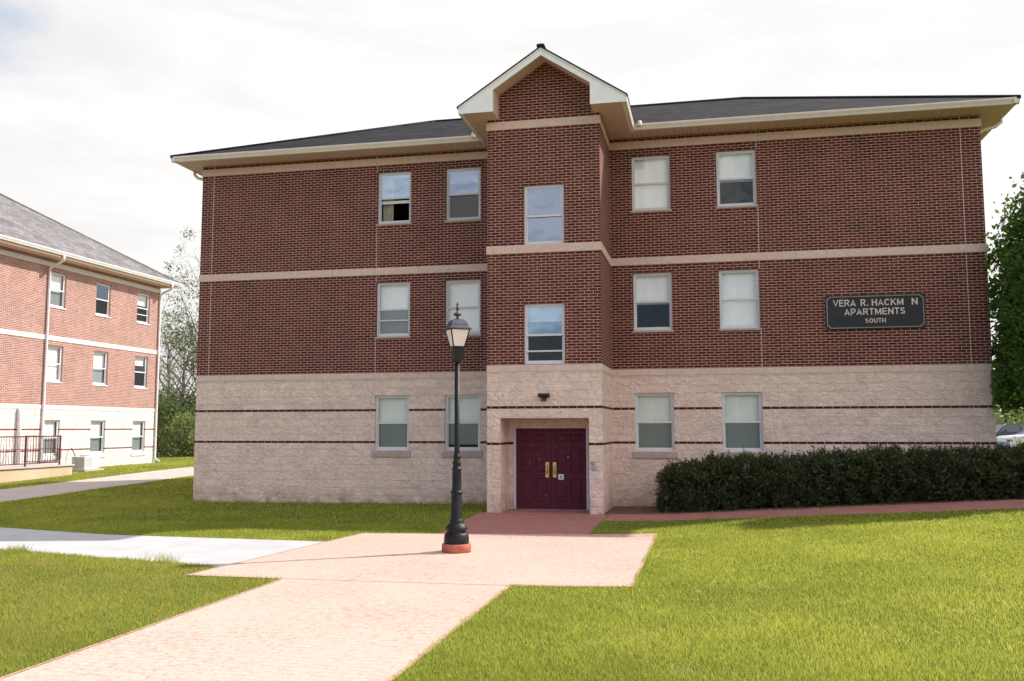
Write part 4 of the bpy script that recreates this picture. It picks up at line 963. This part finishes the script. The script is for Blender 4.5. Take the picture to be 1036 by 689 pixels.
# ------------------------------------------------------------------ vegetation
def leaves(P, size, jitter=.35, up=0.0, asp=.6, N=None):
    """quad leaves at the points P; returns V, F, rnd"""
    n = len(P); d = rng.normal(size=(n, 3)); 
    if N is not None: d = d*.8+N*1.1
    d[:, 2] += up; d /= np.linalg.norm(d, axis=1)[:, None]
    e = rng.normal(size=(n, 3)); e -= d*(e*d).sum(1)[:, None]; e /= np.linalg.norm(e, axis=1)[:, None]
    s = size*(1+jitter*rng.normal(size=n)).clip(.4, 2)
    a = d*s[:, None]; b = e*(s*asp)[:, None]
    V = np.stack([P-a*.5, P+b*.5, P+a*.5, P-b*.5], 1).reshape(-1, 3)
    F = np.arange(4*n).reshape(n, 4); r = np.repeat(rng.random(n), 4)
    return V, F, r
def clump_points(nc, per, sampler, spread):
    """leaf clumps: nc centres from sampler(), each with per leaves around it; gives gaps and an uneven outline"""
    C_ = np.array([sampler() for _ in range(nc)]); sp = spread*(.6+.8*rng.random(nc))
    P = np.repeat(C_, per, 0) + rng.normal(size=(nc*per, 3))*np.repeat(sp, per)[:, None]*np.array([1, 1, .75])
    return P, np.repeat(rng.random(nc), per)
def limb(m, p, d, L, r, depth, curve=.25, tips=None, n=6, grav=0.0, split=3):
    pts = [Vector(p)]; d = Vector(d).normalized(); seg = 5; rad = [r]
    for k in range(seg):
        d = (d + Vector(rng.normal(size=3))*curve*.35 + Vector((0, 0, grav))).normalized(); pts.append(pts[-1]+d*L/seg); rad.append(r*(1-.75*(k+1)/seg))
    m.tube(pts, rad, n)
    if tips is not None: tips.append(tuple(pts[-1]))
    if depth > 0:
        for k in range(split):
            i = 2+int(rng.random()*3.9); i = min(i, seg); q = pts[i]
            nd = (d + Vector(rng.normal(size=3))*.75).normalized()
            limb(m, q, nd, L*(.5+.25*rng.random()), max(rad[i]*.75, .006), depth-1, curve, tips, max(4, n-1), grav, split)
def build_tree(name, loc, h, trunk_r, crown, label, cat, nclump, per, leaf, mat, bark, group=None, spread=.28, z0=.2, depth=2, inner=True):
    """crown(t) -> radius at relative height t in 0..1 of the crown (from z0*h to h)"""
    t = empty(name, loc, label, cat, group)
    m = MB(); lean = Vector((rng.normal()*.02, rng.normal()*.02, 1))
    m.tube([(0, 0, -.2), (0, 0, .1), tuple(lean*h*.3), tuple(lean*h*.6), tuple(lean*h*.9)], [trunk_r*1.4, trunk_r, trunk_r*.8, trunk_r*.45, trunk_r*.1], 10)
    for k in range(14):
        f = z0+.05+(.75-z0)*k/14; p = lean*h*f; a = k*2.4+rng.random(); rr = crown((f-z0)/(1-z0))
        limb(m, tuple(p), (math.cos(a), math.sin(a), .75), rr*1.05, trunk_r*(.45-.3*f), depth-1, .3, None, 5)
    m.build('trunk', M[bark], t)
    def samp():
        while True:
            f = rng.random(); R = crown(f); 
            if rng.random() > (R/crown(.35))**2: continue
            a = rng.random()*2*math.pi; q = R*(rng.random()**.42)*(1+.13*math.sin(3*a+7*f)+.08*math.sin(7*a-13*f))
            return (q*math.cos(a), q*math.sin(a), h*(z0+(1-z0)*f))
    P, cr_ = clump_points(nclump, per, samp, spread); ax_ = np.hypot(P[:, 0], P[:, 1]); mxr = max(crown(q/20) for q in range(21))*1.04; kk = np.minimum(1, mxr/np.maximum(ax_, 1e-6)); P[:, 0] *= kk; P[:, 1] *= kk
    V, F, r = leaves(P, leaf, up=.15); r = np.clip(r*.5+np.repeat(cr_, 4)*.5, 0, 1)
    tri_cloud('crown', V, F, r, M[mat], t)
    return t
# tree at the right end wall
ov = lambda f: 1.42*max(.06, 1-max(0, f-.5)**1.2*1.7)*(.7+.3*min(1, f/.10))
tx, ty = 12.45, -.45
build_tree('leafy_tree', (tx, ty, zg(tx, ty)), 7.0, .11, ov, 'dense dark green tree standing against the right end of the brick building', 'tree', 900, 95, .10, 'leaf_tree', 'bark', 'trees beside the building', spread=.17, z0=.245)
ov2 = lambda f: 1.9*math.sqrt(max(.02, 1-(2*f-.9)**2*.85))
for k, (x, y, hh) in enumerate(((16.8, 2.6, 9.5), (20.5, 5.5, 10.0))):
    build_tree('leafy_tree', (x, y, zg(x, y)), hh, .14, ov2, ('round crowned tree right of the dark green tree by the end wall', 'tall round crowned tree furthest right beyond the building')[k], 'tree', 330, 55, .13, 'leaf_tree', 'bark', 'trees beside the building', spread=.3, z0=.16)

# hedge of yews
def yew_mesh(L, Dp, H, n):
    P = []; N = []; ph = rng.random()*6
    while len(P) < n:
        p = rng.random(3)*2-1; q = np.array([p[0], p[1], (p[2]+1)/2])
        rr = (abs(q[0])**3.2+abs(q[1])**2.6)**(1/2.9)*.72 + (q[2]**3.2)*.46 - .06*math.sin(q[0]*6+ph) - .05*math.sin(q[1]*9+q[0]*11+q[2]*7+ph) + .07*rng.random()
        if rr > 1.0 or rr < .55 and rng.random() < .8: continue
        P.append((q[0]*L/2, q[1]*Dp/2, .03+q[2]*H)); v = np.array([q[0]*abs(q[0]), q[1]*1.2, q[2]*1.4+.15]); N.append(v/np.linalg.norm(v))
    return np.array(P), np.array(N)
def yew(loc, L, Dp, H, label, name='yew_shrub', cat='shrub', grp='yew shrubs in the hedge', n=5200, mat='leaf_yew', size=.085, rz=0):
    t = empty(name, loc, label, cat, grp, rz)
    Pc, Nc = yew_mesh(L, Dp, H, n//13)
    id_ = rng.integers(0, len(Pc), n); P = Pc[id_]*np.array([.97, .95, .95]) + rng.normal(size=(n, 3))*np.array([.06, .06, .05]); P[:, 2] = np.abs(P[:, 2]); N = Nc[id_]
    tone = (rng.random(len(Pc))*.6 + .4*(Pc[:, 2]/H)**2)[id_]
    # sprigs: a short shoot carrying a fan of narrow needles
    k = 5; idx = np.repeat(np.arange(n), k); along = np.tile(np.linspace(-.1, 1.2, k), n)[:, None]
    sh = N + rng.normal(size=(n, 3))*.45; sh /= np.linalg.norm(sh, axis=1)[:, None]
    ln = size*(1+1.3*(rng.random(n) < .12)*rng.random(n)); Q = P[idx] + sh[idx]*along*ln[idx][:, None]
    V, F, r = leaves(Q, size*.85, asp=.28, N=sh[idx]*.9)
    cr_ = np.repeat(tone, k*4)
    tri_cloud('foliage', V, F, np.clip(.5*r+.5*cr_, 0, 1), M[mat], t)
    m = MB()
    for q in range(7):
        a = rng.random()*6.28; limb(m, (.15*math.cos(a), .1*math.sin(a), -.05), (math.cos(a)*L*.5, math.sin(a)*.5, .8), H*.8, .018, 1, .3, None, 5)
    m.build('stems', M['bark'], t)
    return t
YS = [(4.62, 1.75, 1.40, 1.04), (5.45, 1.5, 1.45, 1.14), (6.65, 1.55, 1.5, 1.16), (7.8, 1.5, 1.5, 1.12), (8.95, 1.55, 1.5, 1.12), (10.05, 1.5, 1.55, 1.14), (11.15, 1.5, 1.6, 1.06), (12.3, 1.6, 1.6, .98), (13.5, 1.6, 1.6, .95)]
YL = ['yew shrub at the left end of the hedge, nearest the entrance', 'second yew from the entrance, below the right column of windows', 'third yew from the entrance, just right of the last window', 'fourth yew from the entrance along the block wall',
      'fifth yew from the entrance, left of the wall plaque above', 'sixth yew from the entrance, under the wall plaque', 'seventh yew, against the right corner of the building', 'eighth yew, just past the building corner', 'ninth yew, furthest right at the edge of the view']
for (x, L, Dp, H), lab in zip(YS, YL): yew((x, -1.02+.07*math.sin(x*5), zg(x, -1.9)-.03), L*(1.0 if x < 5 else 1.14), Dp*.98, H*(.95+.05*math.sin(x*7.3)), lab)
yew((12.3, -2.0+.35, zg(12.0, -2)-.02), 1.5, .7, .52, 'low spreading juniper in front of the hedge at the right edge', 'juniper_shrub', 'shrub', None, 3000, 'leaf_juniper', .07)
yew((12.6, .9, zg(12.5, 1)), 1.8, 1.4, 1.12, 'sunlit top of the hedge past the corner, its sunshine in the leaf colour', 'sunlit_hedge_top', 'shrub', None, 3000, 'leaf_sunlit', .09)

# far left vegetation behind the gap
def bush(loc, rx, ry, h, label, n=260, per=40, leaf=.16, mat='leaf_bush', sp=.35):
    t = empty('bush', loc, label, 'bush', 'bushes behind the gap'); 
    def samp():
        a = rng.random()*6.283; q = rng.random()**.45; f = rng.random()
        return (rx*q*math.cos(a)*math.sqrt(1-f*f*.8), ry*q*math.sin(a)*math.sqrt(1-f*f*.8), .1+h*f)
    P, cr_ = clump_points(n, per, samp, sp); P[:, 2] = np.abs(P[:, 2])
    V, F, r = leaves(P, leaf); tri_cloud('foliage', V, F, np.clip(.5*r+.5*np.repeat(cr_, 4), 0, 1), M[mat], t)
    m = MB()
    for q in range(8):
        a = rng.random()*6.28; limb(m, (.2*math.cos(a), .2*math.sin(a), -.1), (math.cos(a)*.6, math.sin(a)*.6, .9), h*.8, .05, 2, .3, None, 5)
    m.build('stems', M['bark_grey'], t); return t
def at(u, d): x, y = cpos(u, d); return (x, y, zg(x, y)-.05)
bush(at(168, 55), 1.7, 1.6, 3.1, 'leafy bush beside the corner of the neighbouring building', 150, 36, sp=.3, leaf=.13)
bush(at(196, 53), 1.6, 1.6, 2.1, 'low leafy bush hugging the left edge of the main building', 200, 36, sp=.3, leaf=.13, mat='leaf_spring')
bush(at(182, 60), 2.6, 1.8, 3.9, 'taller bush in the middle of the gap between the buildings', 200, 32, .13, 'leaf_spring', .4)
bush(at(216, 58), 2.2, 1.8, 3.8, 'bush mostly hidden behind the left end of the main building')
bush(at(150, 62), 2.4, 1.8, 3.6, 'bush mostly hidden behind the neighbouring building')
def bare_tree(loc, h, r, label, nleaf, leaf, mat, spread=1.0, grp='spring trees in the gap', bare=False, clump=16, sp=.35, top=0.0):
    t = empty('spring_tree', loc, label, 'tree', grp); tips = []; m = MB()
    m.tube([(0, 0, -.3), (0, 0, h*.2), (.1, 0, h*.45), (.05, .1, h*.8)], [r*1.3, r, r*.7, r*.15], 9)
    for k in range(15):
        f = .16+.6*k/15; a = k*2.4+rng.random(); limb(m, (.08*f, 0, h*f), (math.cos(a)*spread, math.sin(a)*spread, .95), h*(.42-.2*f), r*(.5-.3*f), 3, .3, tips, 5, .03, 3)
    m.build('trunk', M['bark_grey'], t)
    tips = np.array([q for q in tips if q[2] > top*h]); idx = rng.integers(0, len(tips), nleaf//clump)
    P = np.repeat(tips[idx], clump, 0) + rng.normal(size=(len(idx)*clump, 3))*sp
    V, F, q = leaves(P, leaf); tri_cloud('crown', V, F, q, M[mat], t); return t
bare_tree(at(184, 58), 8.4, .16, 'thin spring tree with fresh yellow green leaves in the gap', 3300, .11, 'leaf_spring', sp=.28)
bare_tree(at(170, 66), 9.4, .17, 'mostly bare grey tree beside the neighbouring building corner', 1200, .1, 'leaf_spring', sp=.25)
bare_tree(at(202, 62), 9, .16, 'leafing tree partly behind the main building edge', 1500, .10, 'leaf_spring', sp=.3)
bare_tree(at(217, 60), 13.4, .22, 'tall green leafed tree whose branch shows beside the upper brick wall', 2400, .12, 'leaf_bush', .36, sp=.2, top=.35, clump=42)
bare_tree(at(236, 60), 11, .2, 'tree hidden behind the left end of the main building', 6000, .15, 'leaf_bush', sp=.3)
# far-off wood round the horizon
n = 9000; ang = rng.uniform(-1.35, 1.35, n)+yaw; dist = rng.uniform(190, 260, n)
C_ = np.stack([CAM[0]-np.sin(ang)*dist, CAM[1]+np.cos(ang)*dist], 1); hz = rng.random(n)**1.3*(5+2.5*np.sin(ang*23)+1.5*np.sin(ang*61))
P = np.stack([C_[:, 0], C_[:, 1], zt(C_[:, 0], C_[:, 1])+hz], 1); P = np.repeat(P, 6, 0)+rng.normal(size=(n*6, 3))*1.2
V, F, r = leaves(P, 1.1); q = tri_cloud('distant_wood', V, F, r, M['leaf_bush']); q['kind'] = 'stuff'; tag(q, 'low belt of distant trees on the horizon', 'wood')

# ------------------------------------------------------------------ grass blades
def inquad(px, py, quads, m=0.0):
    out = np.zeros(len(px), bool)
    for q in quads:
        s = np.ones(len(px), bool)
        q = [np.array(p) for p in q]; area = sum(q[i][0]*q[(i+1) % 4][1]-q[(i+1) % 4][0]*q[i][1] for i in range(4)); sg_ = 1 if area > 0 else -1
        for i in range(4):
            a, b = q[i], q[(i+1) % 4]; L = np.linalg.norm(b-a)
            s &= sg_*((b[0]-a[0])*(py-a[1])-(b[1]-a[1])*(px-a[0]))/L > m
        out |= s
    return out
PAVE = PLAZA+[((.12, -6.5), (2.75, -6.0), (2.72, -2.0), (-.13, -2.0))]+MAIN+WALKQ+RP+FARQ+[((-6.5, -9.5), (-5.5, -9.68), (-5.1, -7.56), (-6.1, -7.4)), ((-9.8, -9.2), (-8.8, -9.28), (-8.0, -6.98), (-9.1, -6.72)), ((-.3, -11.6), (2.45, -11.6), (2.45, -10.9), (-.3, -10.9))]
def grass_pts(n, x0, x1, y0, y1, K, dmin=5.5):
    x = rng.uniform(x0, x1, n); y = rng.uniform(y0, y1, n); d = np.hypot(x-CAM[0], y-CAM[1])
    # keep what the lens and a step either side of it can see
    u = ((x-CAM[0])*Rv.x+(y-CAM[1])*Rv.y)/np.maximum(.1, -(x-CAM[0])*math.sin(yaw)+(y-CAM[1])*math.cos(yaw)); dep = -(x-CAM[0])*math.sin(yaw)+(y-CAM[1])*math.cos(yaw)
    k = (rng.random(n) < np.minimum(1, (K/d)**2)) & (np.abs(u) < .72) & (dep > 3.5)
    x, y, d = x[k], y[k], d[k]
    edge = .03*np.sin(x*9)+.02*np.sin(y*13)
    bad = inquad(x, y, PAVE, .015+.035*rng.random(len(x))**2+.012*np.sin(x*7+y*5)) | ((x > XL-.0) & (x < XR) & (y > -.0) & (y < 10)) | ((x > 2.55) & (x < 15.6) & (y > -1.96) & (y < 1)) | ((x > BL) & (x < BR) & (y > BY) & (y < 0)) | ((x < -18.2) & (y < 8) & (y > -5)) | (x < -20.25) & (y < 16.1) \
        | (np.hypot(x+19.3, y-10) < .8)
    return x[~bad], y[~bad], d[~bad]
xs_, ys_, ds_ = [], [], []
for args in ((2200000, -9, 13, -18.5, -5.0, 7.5), (420000, -16, 13, -11, 1.5, 15), (260000, -20.5, -8, -6, 26, 26), (60000, -34, -16, 14, 45, 40), (50000, 11, 32, -3, 30, 26)):
    a, b, c = grass_pts(*args); xs_.append(a); ys_.append(b); ds_.append(c)
x = np.concatenate(xs_); y = np.concatenate(ys_); d = np.concatenate(ds_); n = len(x)
print('grass blades', n)
z = zt(x, y)
pn = .5+.5*np.sin(x*1.7+1.3*np.sin(y*1.1))*np.sin(y*2.1+1.7*np.sin(x*.8))
hgt = (.022+.026*rng.random(n))*(.75+.5*pn)*(1+.25*(rng.random(n) < .03))
# taller unmown tufts along paving edges and the wall foot
near_edge = inquad(x, y, PAVE, -.07)
tuft = (rng.random(n) < .35) & near_edge; hgt[tuft] *= 1.35
foot = (y > -.16) & (y < 0) & (x < 0) & (x > XL); hgt[foot] *= 2.0
for cx_, cy_, hh in ((-2.55, -10.35, .17), (-2.9, -10.2, .12), (-1.5, -7.35, .16), (3.95, -2.1, .12), (4.8, -3.4, .1), (-5.4, -9.9, .11)):
    k = np.hypot(x-cx_, y-cy_) < .16; hgt[k] += hh*rng.random(k.sum())
a = rng.random(n)*2*np.pi; w = .0021*np.maximum(1, d/7.0)*(.8+.5*rng.random(n)); bend = hgt*(.25+.6*rng.random(n)); ba = rng.random(n)*2*np.pi
dx, dy = np.cos(a)*w, np.sin(a)*w
V = np.empty((n, 3, 3)); V[:, 0] = np.stack([x-dx, y-dy, z-.004], 1); V[:, 1] = np.stack([x+dx, y+dy, z-.004], 1); V[:, 2] = np.stack([x+np.cos(ba)*bend, y+np.sin(ba)*bend, z+hgt], 1)
gr = tri_cloud('grass', V.reshape(-1, 3), np.arange(3*n).reshape(n, 3), np.repeat(rng.random(n), 3), M['grass'])
tag(gr, 'mown spring grass on the lawns beside the paths', 'grass', kind='stuff')
